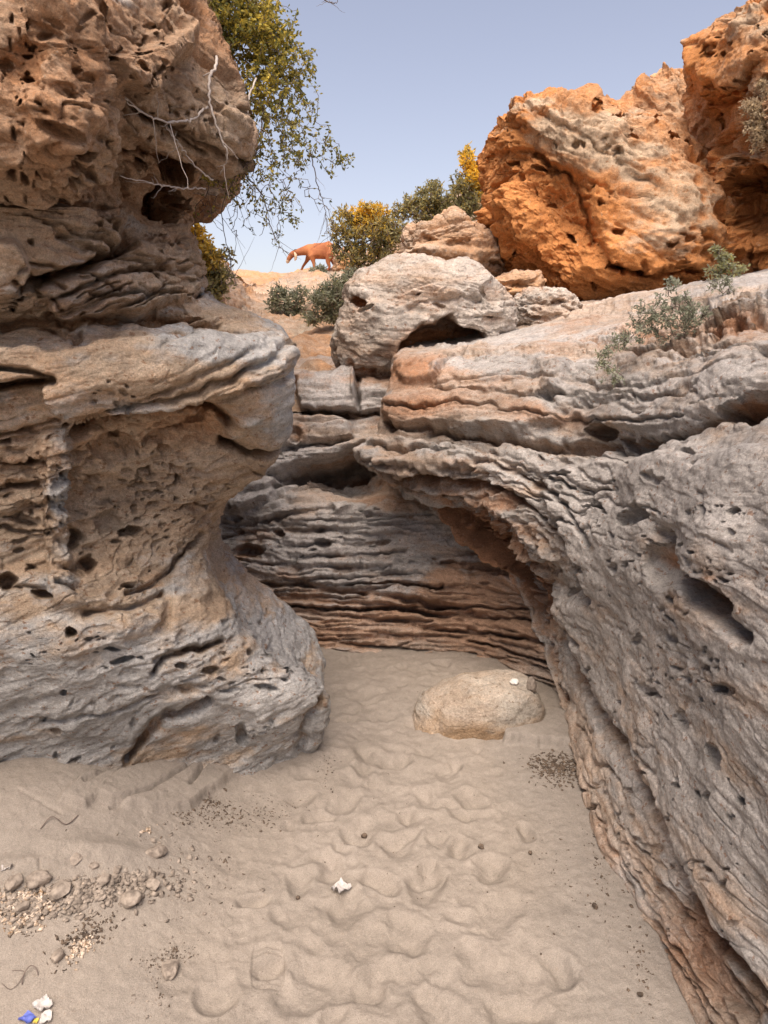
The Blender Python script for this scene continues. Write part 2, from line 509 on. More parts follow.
M = {}
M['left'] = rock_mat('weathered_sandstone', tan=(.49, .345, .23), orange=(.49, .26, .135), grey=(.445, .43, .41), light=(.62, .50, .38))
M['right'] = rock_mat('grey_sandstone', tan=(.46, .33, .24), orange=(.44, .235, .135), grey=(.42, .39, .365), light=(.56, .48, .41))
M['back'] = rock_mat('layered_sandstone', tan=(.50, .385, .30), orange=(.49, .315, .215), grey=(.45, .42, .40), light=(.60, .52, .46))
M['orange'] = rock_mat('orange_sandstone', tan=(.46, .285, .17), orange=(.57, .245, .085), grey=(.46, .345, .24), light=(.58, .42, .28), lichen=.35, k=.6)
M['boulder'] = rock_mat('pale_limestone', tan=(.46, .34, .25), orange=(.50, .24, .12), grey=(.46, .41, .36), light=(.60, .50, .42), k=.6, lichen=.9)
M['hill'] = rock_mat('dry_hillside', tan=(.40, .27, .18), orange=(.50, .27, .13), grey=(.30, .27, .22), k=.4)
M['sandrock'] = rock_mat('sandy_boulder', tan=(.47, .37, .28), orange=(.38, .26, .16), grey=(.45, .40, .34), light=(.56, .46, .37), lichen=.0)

def sand_mat():
    t = NT('dry_sand'); r, g, b = t.attr('mask')[:3]
    n1 = t.noise(3.0, 6, .6); gr = t.noise(420, 2, .8); g2 = t.noise(90, 5, .7)
    c = t.mix(t.ramp(n1, [(.3, 0), (.7, 1)]), (.305, .263, .22), (.375, .325, .277))
    c = t.mix(r, c, (.305, .27, .235))                    # greyer packed sand beside the wall
    c = t.mix(t.math('MULTIPLY', t.ramp(g2, [(.58, 0), (.7, 1)]), .35), c, (.30, .225, .165))
    c = t.mix(1.0, c, t.ramp(gr, [(.25, .62), (.75, 1.30)]), 'MULTIPLY')
    c = t.mix(1.0, c, t.ramp(t.noise(26, 6, .7), [(.3, .86), (.7, 1.1)]), 'MULTIPLY')
    sp = t.voro(130); 
    spm = t.math('MULTIPLY', t.ramp(sp, [(.12, 1), (.2, 0)]), t.ramp(t.noise(14, 3, .6), [(.5, 0), (.62, 1)]))
    c = t.mix(t.math('MULTIPLY', spm, .7), c, (.12, .09, .07))
    n = t.bump(gr, .8, .0035); n = t.bump(g2, .6, .007, n)
    return t.done(c, .95, n, .15)
M['sand'] = sand_mat()

def simple_mat(name, c0, c1, scale=20, rough=.8, bump=.3, bd=.003, spec=.3, trans=None):
    t = NT(name)
    c = t.mix(t.ramp(t.noise(scale, 5, .65), [(.35, 0), (.65, 1)]), c0, c1)
    n = t.bump(t.noise(scale * 4, 4, .6), bump, bd)
    m = t.done(c, rough, n, spec)
    if trans: t.b.inputs['Subsurface Weight'].default_value = 0
    return m

def leaf_mat(name, ca, cb, cy):
    t = NT(name); r, g, b = t.attr('mask')[:3]
    c = t.mix(g, ca, cb); c = t.mix(r, c, cy)
    c = t.mix(1.0, c, t.ramp(t.noise(30, 2, .5), [(.3, .75), (.7, 1.25)]), 'MULTIPLY')
    m = t.done(c, .6, None, .3)
    tr = t.n('ShaderNodeBsdfTranslucent'); t.l(c, tr.inputs[0])
    mx = t.n('ShaderNodeMixShader'); mx.inputs[0].default_value = .5
    t.l(t.b.outputs[0], mx.inputs[1]); t.l(tr.outputs[0], mx.inputs[2]); t.l(mx.outputs[0], t.out.inputs[0])
    return m
M['leaf'] = leaf_mat('shrub_leaves', (.09, .11, .04), (.25, .25, .08), (.75, .56, .09))
M['leafgrey'] = leaf_mat('saltbush_leaves', (.22, .24, .17), (.37, .38, .28), (.36, .34, .10))
M['leafdry'] = leaf_mat('dry_bush_leaves', (.20, .20, .10), (.40, .36, .18), (.90, .60, .07))  # last colour is low sunlight on bush tops, put into the leaves
M['leafstraw'] = leaf_mat('straw_leaves', (.34, .26, .17), (.52, .42, .28), (.6, .45, .2))
M['bark'] = simple_mat('twig_bark', (.10, .075, .065), (.20, .155, .13), 40)
M['deadwood'] = simple_mat('pale_dead_wood', (.34, .29, .26), (.50, .44, .39), 40)
M['goat'] = simple_mat('goat_coat', (.22, .065, .028), (.47, .18, .07), 3.2)
M['goatpale'] = simple_mat('goat_pale_hair', (.55, .38, .25), (.62, .46, .32), 9)
M['goathoof'] = simple_mat('goat_hoof', (.08, .05, .04), (.12, .08, .06), 9)
M['paper'] = simple_mat('crumpled_paper', (.38, .35, .33), (.60, .57, .55), 60, .8)
M['blue'] = simple_mat('blue_wrapper', (.07, .09, .35), (.12, .16, .5), 15, .4)
M['yellow'] = simple_mat('yellow_wrapper', (.6, .45, .08), (.7, .55, .12), 15, .4)
M['stone'] = simple_mat('beach_stone', (.14, .115, .095), (.38, .32, .265), 34, .9, .6, .004)
M['whitestone'] = simple_mat('white_stone', (.60, .57, .53), (.74, .71, .67), 25, .8, .4, .003)
M['debris'] = simple_mat('leaf_debris', (.05, .038, .03), (.17, .125, .09), 60, .9)
M['shell'] = simple_mat('shell_bits', (.24, .15, .08), (.70, .60, .50), 90, .7)

# ------------------------------------------------------------ LEFT CLIFF
def front_cols(py, e, ys, extra=None):
    """six visible columns then two that turn round behind"""
    xs = [0, .25 * e, .5 * e, .75 * e, e - 16, e]
    return xs

def left_rows():
    rows = []
    spec = [  # py, edge px, Y at px 0,.25,.5,.75,e-,e
        (-260, 150, 2.9, 3.0, 3.1, 3.2, 3.3, 3.5),
        (-110, 190, 2.35, 2.4, 2.6, 2.8, 3.0, 3.2),
        (0, 206, 1.95, 2.0, 2.2, 2.5, 2.72, 2.95),
        (60, 232, 1.92, 1.97, 2.2, 2.42, 2.6, 2.8),
        (120, 246, 1.92, 1.98, 2.25, 2.42, 2.55, 2.75),
        (165, 230, 2.0, 2.08, 2.35, 2.55, 2.65, 2.85),
        (198, 186, 2.12, 2.22, 2.42, 2.64, 2.80, 2.96),
        (250, 192, 2.12, 2.2, 2.34, 2.5, 2.66, 2.86),
        (300, 206, 2.18, 2.22, 2.32, 2.46, 2.62, 2.84),
        (330, 276, 2.18, 2.24, 2.34, 2.5, 2.66, 2.85),
        (354, 286, 2.06, 2.10, 2.16, 2.28, 2.42, 2.64),
        (400, 282, 2.05, 2.10, 2.18, 2.30, 2.42, 2.62),
        (440, 272, 2.08, 2.16, 2.3, 2.42, 2.52, 2.75),
        (500, 228, 2.12, 2.18, 2.38, 2.48, 2.6, 2.82),
        (550, 212, 2.14, 2.2, 2.34, 2.46, 2.56, 2.78),
        (600, 240, 2.1, 2.15, 2.24, 2.38, 2.52, 2.75),
        (650, 285, 2.1, 2.14, 2.22, 2.38, 2.58, 2.82),
        (690, 328, 2.14, 2.18, 2.28, 2.44, 2.64, 2.9),
        (728, 323, 2.22, 2.26, 2.36, 2.52, 2.7, 2.93),
        (760, 306, 2.3, 2.35, 2.46, 2.6, 2.78, 2.98),
        (840, 285, 2.34, 2.40, 2.5, 2.62, 2.8, 2.98)]
    for s in spec:
        py, e = s[0], s[1]
        xs = front_cols(py, e, s[2:])
        pts = [P(x, py, Y) for x, Y in zip(xs, s[2:])]
        z0 = pts[0][2]; pe = pts[-1]
        zc = min(z0, 2.6)
        row = [(-4.6, -1.6, min(z0, 1.8)), (-2.9, 0.2, zc), (pts[0][0] - .45, pts[0][1] - .35, z0)] + pts
        row += [(pe[0] - .22, pe[1] + .75, pe[2]), (pe[0] - 1.3, pe[1] + 2.2, pe[2]), (pe[0] - 3.5, pe[1] + 2.8, pe[2])]
        rows.append(row)
    top = [(x - .3, y + 1.0 + .2 * i, z + .5) for i, (x, y, z) in enumerate(rows[0])]
    top2 = [(x - 1.6, y + 3.0, z + .4) for (x, y, z) in top]
    return [top2, top] + rows

LF = [
 # bulbous pitted upper block
 ('plate', [(-60,-60),(140,-60),(186,-30),(192,30),(185,62),(150,68),(128,92),(96,86),(99,112),(92,160),(62,186),(-60,196)], .13, 12),
 ('plate', [(-60,-60),(85,-60),(78,60),(60,130),(20,150),(-60,150)], .07, 26),
 ('soft', 45, 110, 40, 40, .05, 0),
 # second layer, slanted plates
 ('plate', [(80,60),(210,40),(262,110),(262,170),(215,168),(160,150),(110,120)], .06, 9),
 ('crack', [(96,95),(140,112),(200,140),(240,160)], 3.2, 0.070),
 ('crack', [(100,140),(150,160),(190,172)], 3, 0.084),
 ('crack', [(0,190),(60,196),(110,230),(118,246)], 4, 0.084),
 # the dark hollow below the nose
 ('hole', 178, 172, 19, 14, .40, -20), ('hole', 172, 202, 18, 15, .42, 10), ('hole', 142, 172, 10, 6, .12, 40),
 ('plate', [(-60,200),(60,200),(122,225),(118,245),(60,272),(20,280),(-60,282)], .10, 8),
 ('crack', [(15,282),(50,278),(90,262),(125,243)], 4.5, 0.238),
 ('plate', [(38,288),(60,268),(120,242),(165,240),(190,262),(195,300),(140,318),(60,322),(44,306)], .10, 7),
 ('crack', [(45,302),(110,276),(190,270)], 2.6, 0.070),
 ('crack', [(40,318),(110,302),(200,296)], 2.6, 0.070),
 ('plate', [(-60,240),(8,244),(22,264),(14,290),(-60,300)], .09, 7),
 ('plate', [(-60,300),(20,290),(46,286),(34,310),(-60,326)], .04, 6),
 ('crack', [(0,326),(60,322),(130,322),(200,318)], 3.5, 0.098),
 # ledge slab and its lip
 ('plate', [(-60,346),(60,348),(180,346),(262,344),(296,348),(302,356),(296,366),(262,378),(200,392),(150,412),(90,432),(70,430),(52,420),(38,400),(36,380),(-60,384)], .085, 6),
 ('plate', [(60,436),(110,416),(172,396),(215,382),(298,352),(299,358),(240,386),(150,414),(84,436)], .02, 4),
 ('crack', [(70,428),(130,404),(200,382),(296,350)], 2.2, 0.049),
 ('crack', [(120,404),(200,370),(292,344)], 1.8, 0.028),
 ('crack', [(0,346),(60,350),(150,340),(270,336)], 2.4, 0.042),
 ('crack', [(0,386),(30,384),(50,380)], 4.0, 0.168),
 ('crack', [(0,368),(30,372),(44,376)], 2.5, 0.070),
 # recess under the lip
 ('soft', 120, 470, 46, 48, -.07, -20), ('soft', 205, 424, 40, 24, -.08, -10), ('soft', 180, 500, 50, 40, -.02, 0),
 ('crack', [(75,437),(140,418),(190,400),(215,404),(228,414)], 5, 0.140),
 ('crack', [(150,450),(200,418),(214,404)], 3, 0.070),
 # bulges right of the recess
 ('plate', [(208,400),(236,388),(296,372),(300,400),(282,430),(262,438),(236,436),(222,424)], .05, 8),
 ('crack', [(222,438),(250,447),(282,442)], 3.4, 0.140),
 ('soft', 246, 412, 16, 8, .04, 0),
 ('soft', 200, 480, 14, 60, .03, 20),
 # the pillar at left
 ('plate', [(36,436),(70,432),(76,470),(78,520),(74,560),(84,600),(50,604),(40,540),(38,480)], .06, 16),
 ('crack', [(0,440),(40,436),(66,432)], 2.6, 0.056), ('crack', [(0,470),(42,466)], 2.6, 0.056), ('crack', [(0,492),(40,488)], 2.6, 0.049),
 ('hole', 82, 538, 6, 9, .12, 10), ('hole', 95, 558, 7, 5, .10, 0), ('hole', 132, 534, 13, 6, .07, -8), ('hole', 4, 574, 9, 9, .10, 0),
 ('hole', 40, 590, 12, 5, .10, 10), ('hole', 130, 577, 6, 4, .08, 0),
 ('crack', [(130,586),(160,572),(196,550),(205,538)], 2.6, 0.070),
 ('crack', [(85,612),(130,606),(165,586)], 3.5, 0.070),
 # lower grey body
 ('soft', 120, 628, 46, 26, .06, -15), ('soft', 40, 660, 46, 50, .05, 0),
 ('hole', 71, 630, 7, 6, .09, 0), ('hole', 123, 668, 14, 4, .07, -6), ('hole', 113, 656, 9, 3, .05, 0), ('hole', 62, 697, 4, 3, .05, 0),
 ('hole', 74, 755, 7, 3, .05, -10), ('hole', 58, 752, 3, 3, .04, 0), ('hole', 60, 733, 6, 3, .04, 0), ('hole', 240, 733, 7, 10, .08, 0),
 ('hole', 216, 670, 10, 7, .07, -20), ('hole', 268, 690, 12, 4, .06, -12), ('hole', 232, 694, 9, 3, .04, -10), ('hole', 311, 670, 4, 4, .05, 0),
 ('hole', 270, 646, 4, 7, .05, 0), ('hole', 254, 652, 4, 4, .05, 0), ('hole', 184, 668, 7, 5, .05, -30),
 ('crack', [(155,682),(170,662),(196,646),(226,640)], 3.0, 0.077), ('crack', [(158,668),(176,652),(212,642)], 2.2, 0.042),
 ('crack', [(126,756),(140,742),(168,722),(212,708)], 3.6, 0.126), ('crack', [(48,724),(110,718),(168,700),(212,690)], 2.4, 0.028),
 ('plate', [(130,760),(168,724),(214,710),(250,716),(262,740),(230,770),(130,780)], -.03, 6),
 ('crack', [(296,748),(306,724),(322,702)], 5, 0.084),
 ('soft', 262, 715, 40, 20, .03, -30),
 ('crack', [(165,575),(172,600),(166,626)], 6, 0.042),
]
LF += gen_cracks(34, (0, 200, 190, 280), 14, 9, 60, 1.6, .035, 44)
LF += gen_cracks(22, (0, 270, 200, 330), -8, 9, 60, 1.6, .035, 14)
LF += gen_cracks(12, (96, 70, 240, 165), 24, 8, 60, 1.6, .03, 15)
LF += gen_cracks(12, (120, 356, 250, 400), -18, 3, 80, 1.0, .012, 16, .04)
LF += gen_cracks(22, (0, 430, 66, 600), 4, 8, 34, 2.0, .035, 17)
LF += gen_cracks(16, (60, 640, 310, 745), -20, 8, 50, 1.5, .010, 18, .2)
LF += gen_holes(60, (0, 0, 190, 190), 3, 10, .065, 31, 40, 30, [(-5,-5),(192,-5),(185,60),(128,90),(98,110),(92,160),(62,188),(-5,196)])
LF += gen_holes(130, (0, 0, 195, 190), 1.5, 4, .035, 32, 40, 40, [(-5,-5),(192,-5),(185,60),(128,90),(98,110),(92,160),(62,188),(-5,196)])
LF += gen_holes(30, (100, 60, 245, 160), 1.5, 5, .04, 33, 25)
LF += gen_holes(26, (0, 200, 195, 320), 2, 6, .06, 34, 10)
LF += gen_holes(90, (78, 440, 275, 600), 1.5, 5, .035, 35, -20, 30, [(80,446),(220,420),(275,445),(240,500),(205,545),(160,590),(84,590)])
LF += gen_holes(40, (0, 440, 70, 600), 2, 6, .045, 36)
LF += gen_holes(16, (75, 376, 130, 412), 2, 5, .03, 37)
LF += gen_holes(60, (20, 630, 315, 745), 1.3, 4.5, .03, 38, -15, 20)
LF += gen_holes(30, (225, 600, 300, 690), 1.5, 5, .035, 39, -30, 20)
def l_pit(sx, sy):
    v = np.full(sx.shape, .022, F32)
    v = blobs(sx, sy, [(60, 90, 90, 90, .11), (150, 30, 90, 50, .085), (190, 110, 60, 40, .04), (130, 480, 85, 65, .11), (60, 395, 50, 26, .045),
        (240, 480, 30, 40, .04), (240, 660, 60, 24, .035), (40, 640, 60, 60, .008), (150, 365, 90, 25, .006), (90, 720, 60, 30, .008), (20, 570, 40, 60, .05)], .022)
    return v
def l_str(sx, sy):
    return blobs(sx, sy, [(60, 90, 100, 90, .008), (180, 90, 70, 60, .022), (150, 210, 120, 40, .034), (80, 290, 130, 30, .045), (150, 370, 150, 30, .004), (265, 350, 60, 34, .002), (130, 490, 80, 60, .010), (20, 460, 50, 60, .030),
        (120, 670, 200, 80, .003), (215, 680, 60, 26, .009)], .014)
lcfg = dict(strata=l_str, pit=l_pit, dip=(0, 0), dipf=lambda p: p[..., 0] * (-.24 + .62 * sstep(1.95, 2.15, p[..., 2])),
    crag=lambda sx, sy: blobs(sx, sy, [(70, 80, 100, 90, .045), (180, 60, 60, 60, .03), (230, 120, 40, 40, .02), (110, 260, 110, 50, .02), (130, 490, 80, 70, .020), (170, 370, 110, 22, .0)], .004), rough=lambda sx, sy: blobs(sx, sy, [(60, 90, 110, 100, .030), (190, 90, 70, 70, .018), (130, 480, 80, 60, .020), (30, 560, 50, 50, .018), (245, 490, 30, 40, .018), (120, 650, 150, 60, .006), (150, 365, 110, 24, .006)], .011), lump=.04, wob=5,
    grey0=.38, grey=[(60, 90, 120, 120, .0), (200, 100, 90, 90, .0), (130, 490, 90, 70, .0), (120, 240, 100, 50, .25), (110, 285, 60, 30, .55), (250, 352, 80, 18, 1.0), (150, 405, 60, 16, .9), (70, 500, 22, 75, 1.0), (110, 365, 50, 22, .25),
        (140, 490, 50, 60, .05), (250, 480, 40, 30, .15), (280, 400, 26, 60, .85), (100, 640, 200, 45, .8), (200, 600, 60, 30, .5), (100, 720, 300, 45, .95), (270, 700, 70, 60, 1.0), (60, 600, 30, 30, .5)],
    orange0=.14, orange=[(40, 80, 120, 140, .45), (160, 60, 120, 80, .48), (150, 200, 100, 60, .5), (120, 245, 60, 40, .2), (190, 420, 50, 20, .2), (30, 700, 300, 100, .0), (100, 480, 80, 60, .05)])
left_me = loft(left_rows(), LF, lcfg, M['left'], 'rock_cliff', 1.15)
cliff = link('rock_cliff', left_me, loc=(-1.2, 2.4, 0.1))
tag(cliff, 'tall overhanging tan and grey sandstone cliff on the left with a pitted upper bulge', 'cliff')

# ------------------------------------------------------------ RIGHT WALL
def right_rows():
    rows = []
    plate_rows = [  # py list for columns with Y
        # (points edge..px768) , rise
        ([(405,306,9.5),(450,304,9.3),(520,288,9.1),(600,286,9.0),(690,282,8.6),(768,272,8.0)], 0),
        ([(425,328,6.6),(455,326,6.5),(520,312,6.3),(600,299,6.0),(690,289,5.6),(768,276,5.0)], 0),
        ([(406,350,5.2),(450,347,5.0),(520,334,4.8),(600,324,4.5),(690,306,3.9),(768,291,3.4)], 0),
        ([(398,361,4.6),(450,359,4.45),(520,349,4.25),(600,345,3.8),(690,332,3.2),(768,322,2.8)], 0),
        ([(394,374,4.35),(450,372,4.15),(520,370,3.9),(600,368,3.45),(690,358,2.85),(768,352,2.45)], 0),
        ([(386,402,4.2),(450,400,3.95),(520,402,3.65),(600,404,3.15),(690,396,2.55),(768,386,2.2)], 0),
        ([(382,426,4.15),(450,428,3.85),(520,434,3.5),(600,440,3.05),(690,432,2.42),(768,420,2.08)], 0),
        ([(366,444,4.1),(450,442,3.78),(520,448,3.42),(600,456,2.98),(690,450,2.3),(768,444,1.95)], 0),
        ([(356,462,4.05),(450,462,3.7),(520,468,3.36),(600,476,2.92),(690,475,2.2),(768,470,1.86)], 0),
        ([(396,486,4.1),(460,487,3.72),(525,492,3.3),(605,500,2.82),(690,500,2.14),(768,496,1.80)], 0),
        ([(440,520,4.1),(482,520,3.72),(535,522,3.2),(605,525,2.72),(690,525,2.1),(768,525,1.76)], 0),
        ([(480,560,3.98),(512,560,3.6),(555,560,3.08),(612,560,2.62),(690,560,2.07),(768,560,1.73)], 0),
        ([(512,600,3.82),(540,600,3.4),(577,600,2.95),(626,600,2.5),(690,600,2.04),(768,600,1.70)], 0),
        ([(538,650,3.6),(562,650,3.25),(592,650,2.85),(636,650,2.38),(695,650,1.98),(768,650,1.66)], 0),
        ([(556,700,3.32),(575,700,3.05),(602,700,2.7),(642,700,2.3),(700,700,1.92),(768,700,1.62)], 0),
        ([(578,760,2.82),(598,760,2.58),(625,760,2.3),(664,760,2.02),(715,760,1.77),(768,760,1.58)], 0),
        ([(610,850,2.28),(629,850,2.15),(655,850,1.98),(690,850,1.78),(730,850,1.60),(775,850,1.48)], 0),
        ([(650,950,1.87),(667,950,1.80),(690,950,1.7),(718,950,1.58),(748,950,1.48),(785,950,1.40)], 0),
        ([(686,1040,1.60),(702,1040,1.54),(722,1040,1.48),(745,1040,1.42),(770,1040,1.36),(800,1040,1.3)], 0),
        ([(720,1140,1.38),(732,1140,1.34),(748,1140,1.30),(766,1140,1.26),(788,1140,1.22),(815,1140,1.17)], 0)]
    for k, (pts, _) in enumerate(plate_rows):
        w = [P(*q) for q in pts]
        e = w[0]; l = w[-1]
        if k <= 6:
            pre = [(e[0] + .1, e[1] + 1.6, e[2] - .5), (e[0] - .02, e[1] + .35, e[2] - .12)]
            f = k / 6
            post = [(l[0] + .9 - .5 * f, l[1] - .6 + .1 * f, l[2] + .03), (3.2 - 1.4 * f, .2, l[2] + .1), (4.5 - 2 * f, -3.5, l[2] + .1)]
        else:
            pre = [(e[0] + .7, e[1] + 1.1, e[2]), (e[0] + .16, e[1] + .28, e[2])]
            post = [(l[0] + .05, l[1] - .40, l[2]), (1.2, .1, l[2]), (1.6, -3.5, l[2])]
        rows.append(pre + w + post)
    last = [(x, y, z - .35) for x, y, z in rows[-1]]
    rows.append(last)
    return rows

RF = [
 # smooth slabs of the upper ledge
 ('plate', [(398,352),(450,352),(470,350),(440,372),(434,384),(400,382),(392,372)], .07, 7),
 ('plate', [(436,372),(468,356),(540,354),(575,370),(560,398),(530,402),(434,392)], .09, 8),
 ('plate', [(388,398),(430,392),(540,402),(570,420),(520,436),(400,430),(384,414)], .11, 10),
 ('crack', [(386,424),(440,432),(520,446),(600,452)], 3.0, 0.153),
 ('crack', [(432,390),(480,398),(540,402)], 2.2, 0.060),
 ('crack', [(436,385),(446,372),(468,356)], 2.2, 0.085),
 ('plate', [(540,372),(640,360),(800,356),(800,392),(728,388),(715,408),(660,424),(600,432),(560,410)], .05, 12),
 ('hole', 599, 434, 16, 9, .22, 5), ('hole', 632, 441, 16, 6, .20, -4), ('hole', 662, 436, 22, 5, .14, -14), ('hole', 553, 398, 12, 4, .12, 0), ('hole', 586, 404, 6, 3, .08, 0),
 ('hole', 752, 404, 26, 15, .35, -8), ('hole', 736, 410, 18, 8, .2, 0),
 ('crack', [(560,444),(620,450),(680,430),(730,412)], 3.0, 0.102),
 ('crack', [(560,416),(620,400),(700,386)], 2.4, 0.034),
 # plateau strips
 ('crack', [(600,352),(690,346),(768,340)], 2.6, 0.085), ('crack', [(640,336),(700,322),(768,312)], 2.8, 0.085), ('crack', [(690,330),(730,324),(768,326)], 2.4, 0.102),
 ('plate', [(590,360),(640,350),(768,346),(800,356),(700,362),(640,366)], .03, 5),
 ('plate', [(660,300),(700,288),(800,272),(800,300),(720,306)], .05, 6),
 ('hole', 742, 326, 10, 5, .10, 0), ('hole', 760, 322, 8, 4, .10, 0),
 ('plate', [(700,310),(740,300),(800,292),(800,318),(740,320)], .05, 6),
 # nose of orange layers
 ('plate', [(352,452),(372,440),(400,436),(440,446),(480,462),(470,478),(430,470),(400,476),(372,468)], .08, 6),
 ('crack', [(372,470),(400,478),(440,474),(480,484),(520,500)], 3.2, 0.153),
 ('plate', [(384,478),(420,476),(470,492),(520,520),(548,560),(520,560),(480,530),(420,505)], .06, 7),
 ('crack', [(400,500),(440,512),(480,535),(520,575)], 4.0, 0.204),
 ('hole', 446, 520, 18, 12, .20, 25), ('hole', 430, 474, 14, 5, .12, 8), ('hole', 404, 452, 14, 3, .08, 4), ('hole', 470, 468, 14, 4, .08, 0),
 ('soft', 492, 572, 26, 62, -.30, -38), ('soft', 530, 640, 14, 40, -.12, -20),
 ('hole', 490, 560, 12, 9, .12, 30), ('hole', 512, 598, 9, 7, .10, 30), ('hole', 475, 540, 9, 5, .10, 30),
 ('crack', [(450,545),(490,580),(524,622),(545,660)], 4, 0.102),
 # the grey lip that overhangs the crevice
 ('plate', [(540,470),(600,462),(830,440),(830,1100),(768,1000),(716,935),(690,880),(655,815),(625,760),(600,715),(574,668),(556,622),(548,590),(562,600),(585,606),(578,580),(560,548),(548,515)], .07, 12),
 ('crack', [(548,520),(560,548),(580,585),(590,602)], 3.5, 0.170),
 ('crack', [(556,625),(575,668),(602,716),(628,762),(656,815),(690,880),(716,934),(768,998)], 5.5, 0.145),
 ('plate', [(676,880),(700,905),(720,955),(760,1010),(748,1030),(716,990),(690,940)], -.05, 7),
 ('hole', 692, 898, 10, 16, .10, -30), ('hole', 716, 945, 6, 14, .08, -35),
 # holes in the grey face
 ('hole', 640, 517, 14, 11, .14, 0), ('hole', 676, 540, 7, 18, .10, -20), ('hole', 670, 566, 20, 26, .14, -20), ('hole', 722, 592, 26, 18, .10, 20), ('hole', 700, 578, 16, 12, .10, 0), ('hole', 548, 702, 12, 24, .30, -20),
 ('crack', [(668,535),(684,560),(704,590),(736,612),(768,634)], 6.5, 0.119),
 ('hole', 764, 630, 12, 8, .13, 20), ('hole', 742, 600, 16, 10, .08, 20),
 ('hole', 560, 475, 14, 3, .06, 0), ('hole', 598, 508, 12, 3, .07, 22), ('hole', 690, 450, 10, 4, .05, 0),
 ('hole', 660, 480, 10, 4, .04, 0), ('hole', 612, 446, 10, 3, .05, 0), ('hole', 748, 512, 8, 4, .05, 0),
 ('soft', 725, 540, 34, 50, .08, 10), ('soft', 745, 465, 50, 24, .05, -10), ('soft', 620, 560, 24, 40, .04, -20),
 ('hole', 655, 690, 16, 6, .05, 30), ('hole', 690, 720, 8, 14, .05, -20), ('hole', 730, 760, 10, 16, .05, -20), ('hole', 745, 690, 12, 7, .04, 0),
 ('hole', 680, 636, 9, 5, .05, 0), ('hole', 640, 640, 7, 5, .05, 0), ('hole', 735, 690, 5, 5, .05, 0),
]
RF += gen_cracks(46, (545, 640, 768, 1024), lambda x, y: 62 - (y - 700) * .03, 5, 90, 1.5, .022, 5, .10, [(548,640),(556,625),(602,720),(656,818),(690,884),(768,1004),(768,1040),(690,1040),(610,850)])
RF += gen_cracks(30, (385, 446, 540, 515), 14, 4, 90, 1.2, .022, 6, .06)
RF += gen_cracks(26, (450, 510, 548, 650), 52, 8, 50, 1.6, .035, 7)
RF += gen_cracks(16, (400, 360, 600, 440), 3, 4, 90, 1.3, .018, 8)
RF += gen_cracks(34, (560, 290, 768, 352), -6, 5, 90, 1.5, .045, 9)
RF += gen_cracks(22, (600, 350, 768, 440), -8, 8, 60, 1.3, .018, 10)
RF += gen_cracks(16, (570, 460, 768, 900), 42, 14, 40, 1.5, .010, 11, .25)
for (pl, w_, h_) in [([(436,386),(520,383),(600,388),(690,376),(790,364)], 1.5, .045), ([(392,408),(470,410),(540,418),(600,424),(680,414)], 1.5, .05), ([(540,370),(640,358),(720,352),(790,350)], 1.4, .04), ([(400,366),(450,364),(540,358),(620,350),(700,340)], 1.4, .04), ([(560,398),(640,392),(700,392)], 1.3, .035), ([(600,334),(680,318),(768,300)], 1.6, .06), ([(372,446),(430,452),(500,466),(556,492),(588,540)], 1.8, .07), ([(362,462),(420,466),(480,480),(530,508),(566,560),(580,600)], 1.8, .08), ([(400,484),(450,492),(500,516),(540,566),(558,620)], 2.2, .11), ([(420,500),(470,520),(510,560),(544,620),(560,672)], 2.4, .12), ([(446,528),(486,560),(520,606),(548,668)], 2.4, .12), ([(460,552),(496,592),(530,650)], 2.2, .10)]:
    RF.append(('crack', pl, w_, h_))
RF += gen_holes(190, (560, 460, 768, 960), 1.5, 6, .05, 41, 30, 30)
RF += gen_holes(20, (640, 560, 768, 800), 3, 7, .05, 42, 35, 25)
RF += gen_holes(50, (400, 445, 600, 520), 1.5, 6, .05, 43, 10, 12)
RF += gen_holes(44, (440, 500, 548, 660), 2, 8, .10, 44, 45, 25, [(440,505),(500,520),(548,590),(552,660),(520,620),(470,560)])
RF += gen_cracks(16, (440, 500, 548, 650), 46, 6, 70, 2.4, .09, 45, .1, [(440,505),(500,520),(548,590),(552,660),(520,620),(470,560)])
RF += gen_holes(40, (560, 640, 768, 1024), 1.5, 5, .03, 46, 60, 15, [(548,640),(556,625),(602,720),(656,818),(690,884),(768,1004),(768,1040),(690,1040),(610,850)])
RF += gen_holes(26, (560, 300, 768, 350), 2, 6, .06, 47, -5, 10)
RF += gen_holes(20, (400, 365, 768, 435), 1.3, 4, .025, 48, -5, 10)
def r_pit(sx, sy):
    return blobs(sx, sy, [(490, 570, 50, 70, .09), (740, 600, 60, 40, .045), (640, 520, 50, 40, .03), (690, 700, 130, 130, .045), (650, 490, 90, 40, .03), (620, 395, 120, 26, .004), (480, 375, 60, 14, .003), (720, 470, 60, 40, .014), (620, 850, 50, 120, .012), (620, 300, 200, 30, .02)], .016)
def r_str(sx, sy):
    return blobs(sx, sy, [(430, 460, 70, 40, .04), (490, 570, 60, 70, .035), (480, 380, 70, 24, .012), (620, 395, 90, 26, .008), (700, 320, 100, 30, .03), (700, 480, 130, 60, .005), (620, 530, 60, 60, .005), (700, 680, 130, 130, .005), (610, 830, 40, 150, .014), (690, 960, 40, 80, .014)], .014)
